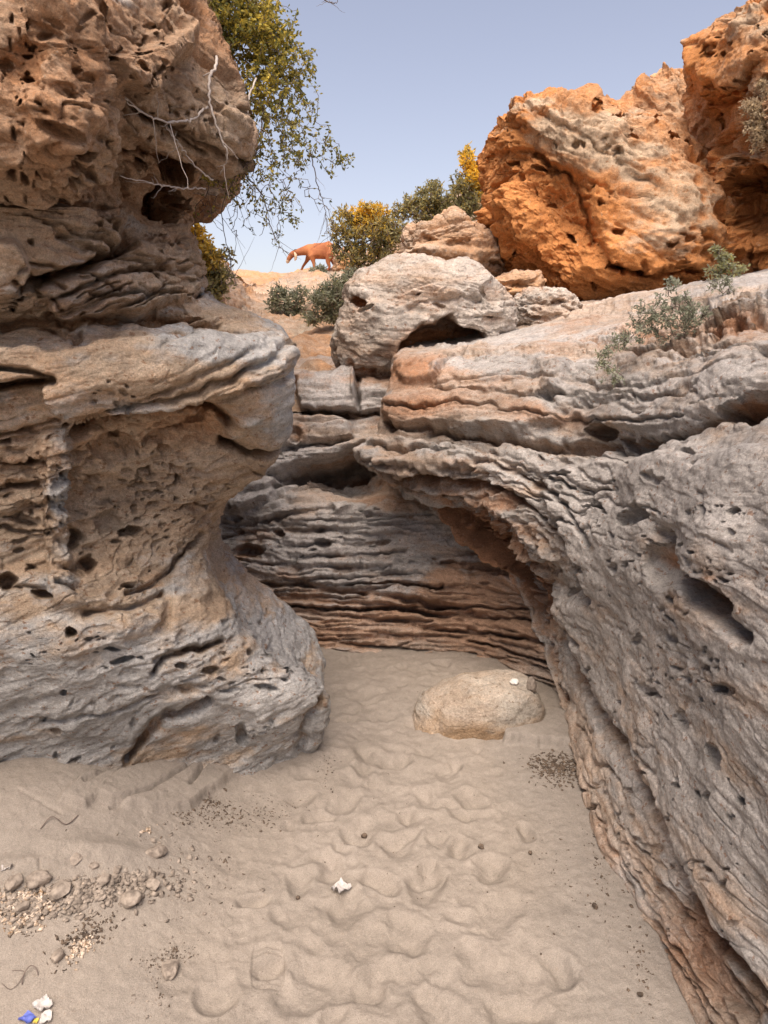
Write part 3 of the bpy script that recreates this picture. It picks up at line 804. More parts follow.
rcfg = dict(vdir=.5, crack=.6, strata=r_str, pit=r_pit, dip=(.05, .03), rough=lambda sx, sy: blobs(sx, sy, [(495, 570, 45, 70, .022)], .007), crag=lambda sx, sy: blobs(sx, sy, [(495, 575, 45, 70, .05), (440, 470, 60, 20, .02)], .0), lump=.035, wob=5,
    grey0=.8, grey=[(430, 385, 60, 24, .05), (430, 420, 80, 20, .1), (530, 420, 60, 16, .25), (420, 465, 70, 14, .45), (480, 560, 60, 70, .1), (620, 380, 90, 22, .7), (590, 355, 60, 10, .35), (660, 500, 120, 60, .95), (740, 600, 40, 20, .5),
        (560, 740, 30, 60, .1), (600, 850, 36, 80, .1), (650, 940, 34, 80, .2), (700, 960, 30, 60, .2), (760, 1000, 60, 20, .1), (700, 320, 100, 22, .45), (560, 310, 90, 16, .2), (680, 860, 30, 60, .9)],
    orange0=.05, orange=[(410, 375, 40, 16, .7), (480, 376, 60, 16, .45), (430, 412, 60, 16, .7), (540, 418, 40, 12, .45), (440, 480, 70, 24, .45), (480, 560, 54, 64, .75), (455, 520, 40, 24, .8), (668, 565, 20, 26, .6), (725, 590, 36, 20, .5),
        (560, 720, 30, 60, .35), (610, 850, 34, 90, .38), (690, 960, 40, 70, .5), (600, 330, 120, 16, .3), (740, 325, 30, 10, .6), (752, 404, 24, 14, .6), (632, 441, 30, 8, .7)])
right_me = loft(right_rows(), RF, rcfg, M['right'], 'rock_wall', 1.15)
rw = link('rock_wall', right_me, loc=(.9, 2.4, 0.0))
tag(rw, 'long grey sandstone wall on the right with smooth orange slabs along its top', 'rock wall')

# ------------------------------------------------------------ BACK WALL
def back_rows():
    rows = []
    cols = [(40, .75), (150, .42), (215, .25), (270, .1), (330, 0), (400, -.05), (470, -.12), (540, -.36), (620, -.7), (700, -1.0)]
    for py, Y in [(360, 6.2), (374, 5.5), (384, 5.15), (400, 5.05), (425, 4.95), (445, 4.8), (470, 4.72), (510, 4.45), (560, 4.30), (600, 4.16), (650, 4.03), (700, 3.95), (780, 3.9)]:
        rows.append([P(px, py, Y + d * (1 if Y < 5.3 else .5)) for px, d in cols])
    return rows
BF = [
 ('plate', [(296,384),(352,380),(358,410),(300,412)], .16, 5), ('plate', [(350,384),(404,376),(420,412),(358,414)], .10, 5), ('crack', [(356,380),(358,414)], 2, 0.160),
 ('crack', [(280,414),(340,414),(420,416)], 2.6, 0.160),
 ('plate', [(240,416),(345,418),(352,436),(300,446),(240,440)], .12, 8),
 ('crack', [(292,446),(320,444),(350,438)], 2.5, 0.096),
 ('hole', 297, 436, 7, 7, .10, 0),
 ('plate', [(200,470),(280,456),(330,444),(372,438),(400,440),(398,448),(350,456),(325,464),(300,474),(278,486),(270,500),(240,512),(200,510)], .13, 6),
 ('crack', [(282,480),(302,470),(330,460),(362,450),(400,448)], 4, 0.192),
 ('soft', 352, 476, 46, 18, -.40, 0), ('hole', 358, 462, 46, 8, .5, -9), ('hole', 300, 476, 26, 5, .25, -28),
 ('plate', [(150,505),(262,498),(300,508),(345,500),(350,506),(300,518),(240,520),(150,530)], .07, 6),
 ('crack', [(262,520),(290,514),(330,506)], 3.0, 0.128),
 ('crack', [(210,540),(260,530),(320,528),(400,534)], 2.4, 0.064),
 ('hole', 248, 550, 17, 8, .16, -10), ('hole', 322, 543, 9, 6, .12, 10), ('hole', 384, 541, 8, 4, .10, 0), ('hole', 213, 540, 9, 3, .08, 0), ('hole', 225, 582, 10, 5, .12, 0), ('hole', 226, 572, 14, 3, .07, 0),
 ('hole', 345, 568, 16, 4, .06, 0), ('hole', 395, 575, 16, 5, .09, 4), ('hole', 260, 583, 16, 4, .08, 4), ('hole', 302, 582, 14, 3, .07, 0),
 ('crack', [(215,586),(300,584),(360,592),(420,602),(470,612)], 2.6, 0.096),
 ('crack', [(220,600),(300,598),(380,604),(460,620)], 2.4, 0.080), ('crack', [(236,612),(310,612),(400,622),(480,636)], 2.0, 0.056),
 ('crack', [(250,636),(320,640),(400,650),(480,662)], 2.0, 0.048), ('crack', [(270,650),(340,654),(420,668)], 2.0, 0.056),
 ('crack', [(230,560),(300,566),(380,566)], 2.0, 0.048),
 ('plate', [(300,560),(470,556),(470,600),(380,600),(310,590)], .03, 6),
 ('hole', 398, 652, 10, 7, .10, 0), ('hole', 440, 604, 20, 5, .09, 5), ('hole', 290, 620, 10, 3, .05, 0), ('hole', 240, 604, 12, 4, .08, 0),
 ('soft', 470, 640, 40, 40, -.05, 0),
]
BF += gen_cracks(110, (200, 510, 540, 670), lambda x, y: 1 + (x - 330) * .045 + (y - 560) * .03, 1.6, 110, 1.1, .032, 12, .03)
BF += gen_cracks(9, (200, 560, 480, 665), lambda x, y: 1 + (x - 330) * .045 + (y - 560) * .03, 1.2, 170, 1.8, .09, 52, .03)
BF += gen_holes(50, (205, 500, 500, 600), 2, 8, .09, 53, 0, 10, None, (.25, .6))
BF += gen_cracks(20, (210, 440, 420, 510), -14, 8, 50, 1.5, .04, 13)
bcfg = dict(band=.3, strata=lambda sx, sy: blobs(sx, sy, [(340, 600, 200, 60, .026), (340, 540, 140, 30, .032), (365, 480, 50, 20, .01), (300, 400, 100, 20, .02)], .04),
    pit=lambda sx, sy: blobs(sx, sy, [(320, 540, 120, 30, .035)], .014), dip=(.0, .0), rough=.008, lump=.04, wob=2.5, scale=.62, fold=.03,
    grey0=.4, grey=[(290, 500, 120, 60, 1.0), (350, 560, 150, 26, .9), (350, 400, 60, 14, .8), (380, 580, 60, 20, .7), (330, 625, 180, 26, .2), (480, 620, 60, 60, .1), (400, 470, 60, 10, .6), (400, 500, 60, 12, .5)],
    orange0=.2, orange=[(290, 500, 90, 40, .0), (400, 500, 50, 10, .5), (390, 640, 160, 30, .48), (470, 600, 60, 60, .6), (300, 436, 8, 8, .9), (380, 380, 40, 12, .6), (260, 600, 60, 10, .4)])
back_me = loft(back_rows(), BF, bcfg, M['back'], 'layered_rock_face', 1.15)
bw = link('layered_rock_face', back_me, loc=(-.1, 4.3, 0.0))
tag(bw, 'thinly layered grey and orange rock face closing the far end of the sandy passage', 'rock face')
# ------------------------------------------------------------ SAND
def left_bank(x, y):
    b = .27 * sstep(-.45, -1.25, x) * sstep(1.35, 2.25, y)
    b = b + .05 * sstep(-.2, -.9, x) * sstep(1.3, 2.0, y)
    b = b + .06 * sstep(.2, -.4, x) * sstep(2.4, 2.95, y) * sstep(3.3, 2.9, y)
    return b

DIMP = []
_rd = np.random.RandomState(5)
for (px, py, rx) in [(326, 985, 36), (262, 972, 18), (400, 932, 30), (425, 880, 26), (500, 915, 32), (478, 965, 26), (360, 828, 20), (398, 842, 18), (345, 800, 18), (430, 800, 18), (372, 985, 24),
                     (450, 770, 16), (395, 760, 14), (350, 720, 12), (375, 700, 10), (420, 870, 16), (330, 865, 22), (300, 880, 20), (560, 970, 24), (520, 1010, 30), (440, 1010, 30), (380, 880, 16), (460, 850, 18),
                     (490, 870, 20), (520, 830, 14), (350, 905, 24), (300, 800, 14), (322, 815, 14), (410, 815, 14), (365, 770, 14), (330, 750, 12), (470, 800, 14), (250, 905, 18), (290, 1000, 26), (210, 995, 22)]:
    g = gnd(px, py); DIMP.append((g[0], g[1], rx / FPX * g[1] * 1.05, .019 + .010 * _rd.rand(), _rd.rand() * 3.14, .7))
for _ in range(190):
    y = 1.45 + 2.5 * _rd.rand() ** 1.0; c = -.02 + .02 * y
    x = c + _rd.randn() * .30
    if x > .62 or x < -.75: continue
    if y > 2.8 and x < -.25 - .0: continue
    DIMP.append((x, y, .03 + .05 * _rd.rand(), .004 + .008 * _rd.rand(), _rd.rand() * 3.14, .5 + .4 * _rd.rand()))

SANDF = [
 ('plate', [(95,800),(120,776),(200,756),(260,762),(215,790),(190,812),(150,812)], .036, 3),
 ('plate', [(60,800),(88,775),(125,770),(104,792),(88,808)], .028, 3),
 ('crack', [(86,786),(110,772),(126,764)], 2.4, .02), ('crack', [(112,808),(150,796),(176,780),(202,762)], 1.6, .028), ('crack', [(192,790),(205,770),(222,756)], 2.0, .03),
 ('plate', [(502,744),(512,722),(560,716),(600,722),(600,750),(582,752),(560,747),(536,749),(520,742)], .05, 3),
 ('soft', 100, 855, 60, 14, .03, 8), ('soft', 30, 870, 50, 12, .025, 0),
 ('crack', [(40,866),(41,900),(42,925)], 1.6, .008), ('crack', [(0,912),(20,916)], 1.6, .012),
 ('crack', [(20,790),(40,800),(60,812)], 1.6, .005),
]
def sand_h(x, y, fine=True):
    x = np.asarray(x, float); y = np.asarray(y, float)
    p = np.stack([x, y, np.zeros_like(x)], -1)
    z = left_bank(x, y)
    z = z + .010 * fbm(p, 1.4, 3, seed=2)
    foot = sstep(-.75, -.35, x) * sstep(.74, .45, x) 
    if fine:
        z = z + (.005 * fbm(p, 7.0, 3, seed=4) + .0035 * fbm(p, 17.0, 3, seed=6)) * (.25 + .75 * foot)
        z = z + .0022 * fbm(p, 45.0, 3, seed=8)
        wxy = p[..., :2] + .03 * np.stack([fbm(p, 9, 2, seed=1), fbm(p, 9, 2, seed=3)], -1)
        for (cx, cy, r, a, th, asp) in DIMP:
            m = (np.abs(x - cx) < 2.3 * r) & (np.abs(y - cy) < 2.3 * r)
            if not m.any(): continue
            c, s = math.cos(th), math.sin(th)
            u = ((wxy[m][:, 0] - cx) * c + (wxy[m][:, 1] - cy) * s) / r
            v = (-(wxy[m][:, 0] - cx) * s + (wxy[m][:, 1] - cy) * c) / (r * asp)
            d = np.hypot(u, v)
            z[m] += -a * np.exp(-d ** 2.5) + .22 * a * np.exp(-((d - 1.35) / .35) ** 2)
    return z

def build_sand():
    ys = 1.15 * (6.2 / 1.15) ** np.linspace(0, 1, int(720 * QS)); ys = np.concatenate([[-6, -2, 0, .7], ys, [8, 12]])
    ss = np.linspace(-.80, .72, int(880 * QS))
    s2 = np.concatenate([[-9, -4, -2, -1.2], ss, [1, 2, 5]])
    Y, S = np.meshgrid(ys, s2, indexing='ij')
    X = S * np.maximum(Y, .9)
    z = sand_h(X, Y)
    p = np.stack([X, Y, z], -1)
    n = np.zeros_like(p); n[..., 2] = 1
    sx, sy = proj(p)
    near = ((Y > 1) & (Y < 6)).astype(float)
    wx = sx + 2 * fbm(p, 12, 3, seed=1); wy = sy + 2 * fbm(p, 12, 3, seed=2)
    p[..., 2] += stamps(wx, wy, SANDF, near)
    # one shoe print with a tread
    g = gnd(268, 968); th = R(8)
    u = (X - g[0]) * math.cos(th) + (Y - g[1]) * math.sin(th); v = -(X - g[0]) * math.sin(th) + (Y - g[1]) * math.cos(th)
    e = (np.abs(u) / .045) ** 4 + (np.abs(v) / .075) ** 4
    foot = sstep(1.25, .8, e)
    p[..., 2] += foot * (-.006 + .0014 * np.sign(np.sin(v * 330 + np.abs(u) * 120)) * sstep(.9, .6, e))
    m = np.zeros(p.shape)
    m[..., 0] = np.clip(sstep(.40, .62, X + .05 * fbm(p, 3, 2)) * sstep(3.4, 3.0, Y) * .8 + .5 * sstep(-.5, -.7, X) + .3 * fbm(p, 2, 3), 0, 1)
    return mesh_from_grid('sand_floor', p, False, {'mask': m}, M['sand'])
sand = link('sand_floor', build_sand(), kind='structure')

def hit(px, py):
    z = 0.0
    for _ in range(6):
        g = gnd(px, py, z); z = float(sand_h(np.array([g[0]]), np.array([g[1]]), True)[0])
    return (g[0], g[1], z)

# ------------------------------------------------------------ HILLSIDE AND FAR HILL
def hill_ctrl():
    pxs = [-420, -60, 100, 190, 225, 255, 285, 320, 360, 400, 440, 490, 560, 700, 900, 1300]
    #        ridge line py and distance
    rpy = [60, 150, 205, 238, 268, 287, 276, 270, 268, 236, 205, 200, 215, 215, 190, 150]
    rY = [6, 7, 8, 9, 11, 13, 14.6, 15, 14, 11.5, 10.5, 10.5, 10.5, 10.5, 10, 9]
    rows = []
    for a in (0, .12, .28, .45, .62, .8, .92, 1.0):
        row = []
        for x, ry, Y in zip(pxs, rpy, rY):
            y0 = 415 if x > 280 else 400
            py = y0 + (ry - y0) * (a ** .75)
            Yb = 5.0 + (0 if x > 200 else -.3)
            YY = Yb * (Y / Yb) ** (a ** 1.15)
            row.append(P(x, py, YY))
        rows.append(row)
    l = rows[-1]
    rows.append([(x * 1.05, y + 1.5, z - .25) for x, y, z in l])
    rows.append([(x * 1.3, y + 8, z - 3.0) for x, y, z in l])
    rows.append([(x * 1.8, y + 25, min(z - 4.0, 0)) for x, y, z in l])
    return rows
HF = [('soft', 322, 285, 26, 14, .35, 0), ('soft', 246, 330, 10, 40, -.3, 0), ('hole', 330, 352, 6, 10, .15, 0), ('crack', [(200,290),(240,320),(262,335)], 4, .2), ('crack', [(196,312),(236,334)], 3, .15),
      ('plate', [(200,280),(250,300),(262,318),(240,322),(200,306)], .18, 4), ('soft', 405, 240, 20, 20, .4, 0), ('soft', 325, 340, 18, 10, .12, 0)]
hcfg = dict(strata=.06, pit=.05, dip=(.35, .0), rough=.05, lump=.16, wob=3, scale=2.5,
    grey0=.35, grey=[(300, 300, 60, 30, .5), (225, 300, 30, 30, .1), (325, 350, 40, 30, .1)],
    orange0=.25, orange=[(225, 310, 30, 30, .4), (325, 345, 40, 24, .5), (400, 230, 30, 20, .3), (330, 270, 40, 8, .4), (420, 330, 60, 20, .6)])
hill = link('hillside', loft(hill_ctrl(), HF, hcfg, M['hill'], 'hillside', 1.5), kind='structure')

def far_ctrl():
    rows = []
    for (py, Y) in [(300, 40), (290, 55), (283, 75), (277, 95), (274.5, 105)]:
        rows.append([P(px, py + .7 * math.sin(px * .05 + Y), Y) for px in (-900, -300, 100, 230, 250, 270, 290, 400, 700, 1200, 1900)])
    rows.append([(x, y + 30, z - 4) for x, y, z in rows[-1]])
    rows.append([(x * 2, y + 120, -2) for x, y, z in rows[-1]])
    return [[(x, 30, 2.0) for x, y, z in rows[0]]] + rows
fcfg = dict(strata=.15, pit=.0, dip=(.02, 0), rough=.2, lump=.5, wob=0, scale=8, grey0=.1, orange0=.55)
far = link('far_hill', loft(far_ctrl(), [], fcfg, M['hill'], 'far_hill', 2.5), kind='structure')
gme = mesh_raw('ground', np.array([(-400, -400, -.12), (400, -400, -.12), (400, 400, -.12), (-400, 400, -.12)], float), np.array([[0, 1, 2, 3]]), {'mask': np.zeros((4, 3))}, M['sand'])
link('ground', gme, kind='structure')

# ------------------------------------------------------------ OUTCROPS AND BOULDERS
def rock_thing(name, label, cat, outline, cen, Yc, D, feats, cfg, mat, nn, group=None, tilt=0):
    me, loc = blob_rock(name, outline, cen, Yc, D, feats, cfg, mat, nn, tilt)
    o = link(name, me, loc=loc); tag(o, label, cat, group); return o

OF = [
 ('plate', [(500,92),(560,100),(600,126),(655,165),(705,200),(724,232),(722,252),(700,236),(676,214),(650,202),(612,182),(590,174),(566,164),(540,134),(516,124)], .08, 8),
 ('plate', [(484,120),(498,98),(520,100),(534,128),(520,146),(492,150)], .10, 8),
 ('plate', [(592,178),(612,184),(650,204),(676,216),(706,246),(716,258),(700,268),(650,272),(612,262),(594,236),(588,204)], .12, 7),
 ('soft', 565, 225, 26, 44, -.30, -12), ('soft', 548, 190, 24, 20, -.10, 0), ('soft', 505, 190, 22, 50, .10, 0),
 ('crack', [(530,150),(556,164),(580,186),(590,220),(592,244)], 3.4, .14),
 ('crack', [(520,255),(540,270),(560,290)], 4, .10), ('crack', [(610,262),(650,274),(700,270)], 3.6, .14),
 ('hole', 621, 228, 6, 5, .16, 0), ('hole', 602, 196, 5, 3, .10, 0), ('hole', 612, 187, 5, 2.5, .08, 0), ('hole', 620, 263, 9, 6, .22, 0), ('hole', 546, 205, 5, 4, .10, 0), ('hole', 573, 238, 6, 4, .10, 30), ('hole', 519, 175, 5, 3, .08, 0),
 ('hole', 588, 290, 3, 7, .12, 0), ('hole', 645, 262, 4, 6, .10, 0), ('hole', 545, 165, 10, 5, .12, 20),
 ('crack', [(540,108),(580,130),(620,160),(660,186)], 2.4, .05), ('crack', [(560,104),(610,136),(690,190)], 2.0, .04),
]
OF += gen_holes(60, (485, 100, 715, 290), 2, 7, .16, 61, 20, 30)
ocfg = dict(strata=.03, pit=.12, dip=(.5, 0), rough=.03, lump=.05, crag=.11, wob=5, scale=1.6, box=.62, pitz=1.0,
    grey0=.15, grey=[(560, 125, 60, 20, .85), (620, 160, 60, 26, .8), (680, 205, 40, 22, .75), (650, 235, 40, 20, .45), (545, 100, 40, 10, .6), (560, 230, 50, 60, .0), (500, 180, 24, 60, .0)],
    orange0=.6, orange=[(560, 230, 60, 70, 1.15), (505, 180, 30, 70, 1.1), (505, 125, 20, 20, 1.0), (600, 270, 80, 30, 1.1), (600, 140, 90, 30, .25), (680, 205, 40, 22, .25), (650, 240, 40, 20, .5)])
rock_thing('rock_outcrop', 'craggy bright orange outcrop with a scooped hollow face beside the bush with painted sunlit top', 'rock outcrop',
 [(489,155),(490,128),(500,108),(520,102),(545,106),(566,114),(582,126),(604,130),(640,142),(690,168),(722,215),(735,262),(730,300),(690,330),(620,335),(560,322),(530,304),(516,280),(494,250),(486,222),(489,196)],
 (600, 210), 7.0, 1.1, OF, ocfg, M['orange'], int(230 * QS), tilt=.15)
rock_thing('rock_outcrop', 'tan knobbly outcrop rising behind the bright orange one', 'rock outcrop',
 [(556,150),(572,120),(590,114),(604,112),(612,104),(622,102),(632,92),(640,78),(652,74),(664,79),(672,88),(684,90),(700,92),(712,96),(730,140),(750,220),(740,300),(640,310),(570,240)],
 (650, 190), 8.2, 1.0, [('soft', 640, 92, 12, 12, .12, 0), ('crack', [(600,125),(650,140),(700,190)], 3, .1), ('crack', [(640,110),(690,140),(720,190)], 3, .1), ('soft', 690, 160, 20, 40, .1, -30)],
 dict(strata=.04, pit=.12, dip=(.6, 0), rough=.04, lump=.06, crag=.13, wob=4, scale=1.7, box=.62, grey0=.3, grey=[(660, 150, 60, 40, .45)], orange0=.45, orange=[(640, 90, 20, 14, .6), (700, 180, 30, 40, .7)]), M['orange'], int(190 * QS))
TF = [
 ('hole', 752, 196, 38, 46, .62, 15), ('hole', 740, 180, 22, 24, .3, 0), ('soft', 770, 220, 34, 34, -.35, 0),
 ('plate', [(706,150),(730,152),(760,160),(800,165),(830,200),(800,190),(756,178),(730,160),(716,172),(722,220),(735,262),(706,240)], .10, 10),
 ('plate', [(692,0),(740,-10),(768,20),(768,60),(740,80),(716,100),(704,104),(690,90)], .10, 14), ('hole', 725, 57, 5, 4, .14, 0),
 ('crack', [(700,104),(716,112),(740,90),(760,64)], 4, .12), ('crack', [(712,150),(726,130),(745,118)], 4, .10), ('hole', 714, 95, 10, 6, .12, 0),
 ('soft', 768, 130, 26, 40, .16, 0), ('crack', [(712,248),(740,262),(780,270)], 4, .1),
]
TF += gen_holes(50, (700, 10, 768, 260), 2, 7, .14, 62, 0, 30)
rock_thing('rock_tower', 'tall orange rock tower at the right edge with a round cave', 'rock tower',
 [(704,72),(702,50),(708,30),(720,14),(740,5),(760,2),(790,14),(850,60),(900,140),(930,250),(900,330),(800,330),(745,300),(718,262),(710,220),(708,180),(713,150),(714,124),(706,104)],
 (790, 170), 6.1, .95, TF, dict(strata=.03, pit=.13, dip=(.3, 0), rough=.03, lump=.05, crag=.12, wob=5, scale=1.5, box=.62, pitz=1.0,
    grey0=.2, grey=[(750, 20, 50, 24, .5), (760, 120, 26, 50, .6), (750, 210, 34, 44, 0)], orange0=.55, orange=[(752, 205, 40, 50, 1.2), (725, 60, 30, 50, .55), (716, 100, 16, 14, .9), (768, 120, 26, 50, .25), (745, 20, 40, 18, .25)]), M['orange'], int(230 * QS))
rock_thing('boulder', 'pale spotted boulder with a dark arched hollow under it', 'boulder',
 [(345,292),(356,280),(374,270),(407,258),(429,258),(446,263),(464,263),(480,274),(490,284),(502,294),(510,306),(514,322),(504,338),(476,352),(430,366),(380,380),(345,378),(331,352),(336,322),(347,306)],
 (425, 315), 5.45, .5,
 [('plate', [(402,366),(404,342),(412,332),(424,326),(438,324),(444,314),(448,313),(456,322),(468,332),(486,342),(484,362),(430,372)], -.55, 6),
  ('plate', [(340,300),(380,300),(410,312),(430,318),(428,326),(404,338),(400,370),(330,380)], .06, 7),
  ('hole', 358, 300, 8, 6, .14, 10), ('hole', 483, 292, 5, 5, .05, 0), ('hole', 493, 319, 5, 3, .05, 0), ('hole', 438, 305, 4, 3, .06, 0), ('hole', 419, 292, 3, 2, .05, 0), ('hole', 395, 308, 3, 2, .05, 0), ('hole', 365, 308, 8, 4, .07, -20),
  ('crack', [(404,310),(430,302),(460,296),(480,300)], 2.4, .03), ('crack', [(334,372),(350,372),(372,376)], 3, .08), ('soft', 440, 280, 40, 12, .05, 10)],
 dict(strata=.012, pit=.05, dip=(.2, 0), rough=.016, lump=.04, crag=.035, wob=4, scale=1.2, box=.7, grey0=.65, grey=[(430, 280, 60, 16, .5), (470, 300, 30, 16, .9), (425, 345, 40, 16, .0), (400, 320, 30, 12, .9), (350, 340, 20, 30, .4)],
  orange0=.03, orange=[(425, 352, 44, 18, .6), (357, 301, 9, 8, .8), (345, 370, 30, 14, .6)]), M['boulder'], int(170 * QS))
rock_thing('boulder', 'rough tan boulder wedged above the pale spotted one', 'boulder',
 [(400,262),(402,246),(412,232),(429,227),(440,225),(450,220),(456,226),(470,233),(484,236),(493,238),(500,250),(505,264),(506,276),(496,286),(470,292),(430,290),(404,280)],
 (452, 258), 7.2, .6, [('crack', [(420,240),(445,246),(470,242)], 3, .06), ('hole', 496, 262, 6, 3, .08, 0), ('plate', [(400,252),(440,244),(500,250),(510,262),(480,262),(440,258)], .07, 6), ('hole', 425, 262, 5, 4, .08, 0)],
 dict(strata=.03, pit=.08, dip=(-.1, 0), rough=.03, lump=.05, crag=.07, wob=3, scale=1.3, box=.6, grey0=.15, orange0=.35), M['hill'], int(110 * QS))
rock_thing('boulder', 'small knobbly grey boulder at the foot of the orange outcrop', 'boulder',
 [(511,306),(518,294),(532,288),(548,286),(562,286),(574,292),(582,302),(585,316),(574,328),(556,334),(530,334),(514,324)],
 (548, 310), 5.7, .28, [('hole', 560, 300, 6, 5, .07, 0), ('hole', 536, 320, 7, 3, .06, 0), ('crack', [(512,306),(540,302),(580,310)], 2, .03), ('hole', 572, 322, 4, 3, .06, 0)],
 dict(strata=.02, pit=.05, dip=(.2, 0), rough=.02, lump=.05, wob=3, scale=.9, box=.7, grey0=.6, orange0=.2), M['boulder'], int(90 * QS))
rock_thing('boulder', 'brown layered rock in the shade left of the orange outcrop', 'boulder',
 [(488,292),(492,282),(504,276),(520,272),(536,276),(544,286),(546,300),(530,308),(500,306)],
 (516, 290), 6.3, .35, [('crack', [(490,288),(516,284),(544,290)], 2.4, .08), ('crack', [(490,298),(516,295),(544,299)], 2, .05)],
 dict(strata=.05, pit=.03, dip=(-.3, 0), rough=.02, lump=.05, wob=3, scale=1, box=.6, grey0=.2, orange0=.4), M['hill'], int(70 * QS))
rock_thing('boulder', 'orange tan rounded rock behind the goat', 'boulder',
 [(333,268),(337,258),(344,253),(352,252),(362,258),(368,268),(362,276),(340,276)], (350, 265), 14.6, .5, [], dict(strata=.04, pit=.05, rough=.05, lump=.1, wob=2, scale=2, box=.7, grey0=.1, orange0=.6), M['hill'], 50)
# boulder lying in the sand
rock_thing('boulder', 'smooth tan boulder half buried in the sand in front of the layered rock face', 'boulder',
 [(412,718),(420,700),(434,690),(455,683),(480,680),(510,678),(528,682),(537,694),(540,712),(534,734),(520,752),(490,764),(455,766),(425,756),(413,738)],
 (474, 722), 3.22, .22, [('soft', 430, 725, 14, 22, -.015, 20), ('crack', [(440,690),(436,720),(440,745)], 6, .01), ('soft', 500, 690, 26, 10, .012, 0), ('soft', 530, 720, 10, 20, -.02, 0)],
 dict(strata=.002, pit=.007, rough=.003, lump=.025, crag=.004, wob=4, scale=.5, box=.72, grey0=.35, grey=[(520, 700, 24, 24, .9), (480, 684, 40, 8, .6), (470, 735, 60, 16, 0)], orange0=.1, orange=[(470, 742, 70, 18, 1.1), (520, 730, 22, 22, .9), (430, 720, 14, 24, .5)]), M['sandrock'], int(130 * QS))

# ------------------------------------------------------------ SMALL STONES, LITTER
def stone_mesh(nn, sx, sy, sz, seed, mat, ang=.25):
    v, q = cubesphere(nn)
    n = fbm(v + seed * 3.7, 1.1, 3, seed=seed % 9)
    p = v * (1 + ang * n)[:, None]
    # a few flat facets
    rs = np.random.RandomState(seed)
    for _ in range(7):
        d = rs.randn(3); d /= np.linalg.norm(d); o = rs.uniform(.6, .95)
        k = np.clip((p @ d) - o, 0, None); p = p - k[:, None] * d * .85
    p = p * np.array([sx, sy, sz]); th = rs.rand() * 6.28
    c, s = math.cos(th), math.sin(th); p = np.stack([p[:, 0] * c - p[:, 1] * s, p[:, 0] * s + p[:, 1] * c, p[:, 2]], -1)
    p[:, 2] -= p[:, 2].min() + .25 * sz
    return mesh_raw('stone', p, q, {'mask': np.full((len(p), 3), .4)}, mat)

STONES = [ # px, py, r px (half width), label
 (131, 897, 13, 'rounded brown stone at the right end of the rubble strip'),
 (171, 968, 12, 'flat beige stone lying alone on the sand below the rubble'),
 (60, 880, 13, 'tan angular stone in the middle of the rubble strip'),
 (36, 864, 14, 'long flat tan stone among the shell bits near the left edge'),
 (12, 866, 11, 'flat brown stone nearest the left edge of the rubble strip'),
 (74, 853, 9, 'upright dark brown stone with a ring shape above the rubble'),
 (105, 876, 8, 'small tan stone between the two larger ones of the rubble strip'),
 (152, 884, 9, 'pale flat stone just right of the rounded brown stone'),
 (22, 893, 8, 'small round stone under the long flat one'),
 (58, 955, 8, 'grey stone beside the dark curled twigs at lower left'),
 (156, 852, 11, 'thin flat stone at the upper right tip of the rubble'),
 (92, 862, 7, 'small grey stone left of the upright rubble pieces'),
 (118, 868, 6, 'little brown stone above the rounded brown one'),
 (226, 766, 6, 'small tan rock chip standing at the foot of the left cliff')]
for i, (px, py, r, lab) in enumerate(STONES):
    g = hit(px, py + r * .4); k = r / FPX * g[1] * 1.08
    me = stone_mesh(14, k, k * .75, k * (.62 if r < 12 else .55), 20 + i, M['stone'])
    o = link('stone', me); o.location = (g[0], g[1], g[2]); tag(o, lab, 'stone', 'stones of the rubble strip' if i not in (1, 9, 13) else None)
# on and beside the sand boulder
dg = bpy.context.evaluated_depsgraph_get()
def drop(px, py, Yguess):
    """first surface met along the sight line"""
    dg = bpy.context.evaluated_depsgraph_get()
    o = Vector((0, 0, CAMZ)); d = (Vector(P(px, py, Yguess)) - o).normalized()
    h = bpy.context.scene.ray_cast(dg, o, d)
    return h[1] if h[0] else Vector(P(px, py, Yguess))
def down(v):
    dg = bpy.context.evaluated_depsgraph_get()
    h = bpy.context.scene.ray_cast(dg, v + Vector((0, 0, .4)), Vector((0, 0, -1)))
    return h[1] if h[0] else v
w = drop(514, 684, 3.2); me = stone_mesh(14, .022, .018, .016, 51, M['whitestone'])
o = link('stone', me); o.location = w; tag(o, 'small white stone lying on top of the smooth sand boulder', 'stone')
w = drop(532, 692, 3.3); me = stone_mesh(14, .03, .026, .036, 52, M['stone'])
o = link('stone', me); o.location = w + Vector((0, .02, -.005)); tag(o, 'round tan stone wedged between the sand boulder and the right wall', 'stone')
for (px, py, r, lab) in [(481, 848, 3, 'tiny black pebble on the trodden sand, the larger of the two in the middle'), (530, 854, 2.4, 'tiny black pebble right of the other black one'), (595, 908, 3.5, 'small brown pebble on the smooth sand near the right wall'), (640, 996, 3.4, 'small black pebble on the sand at lower right'), (298, 899, 2.6, 'tiny black pebble left of the white paper scrap'), (364, 838, 3.2, 'small red brown chip on the trodden sand')]:
    g = hit(px, py); k = r / FPX * g[1] * 1.2
    me = stone_mesh(8, k, k * .8, k * .8, 60 + int(px), M['debris'])
    o = link('pebble', me); o.location = g; tag(o, lab, 'pebble')

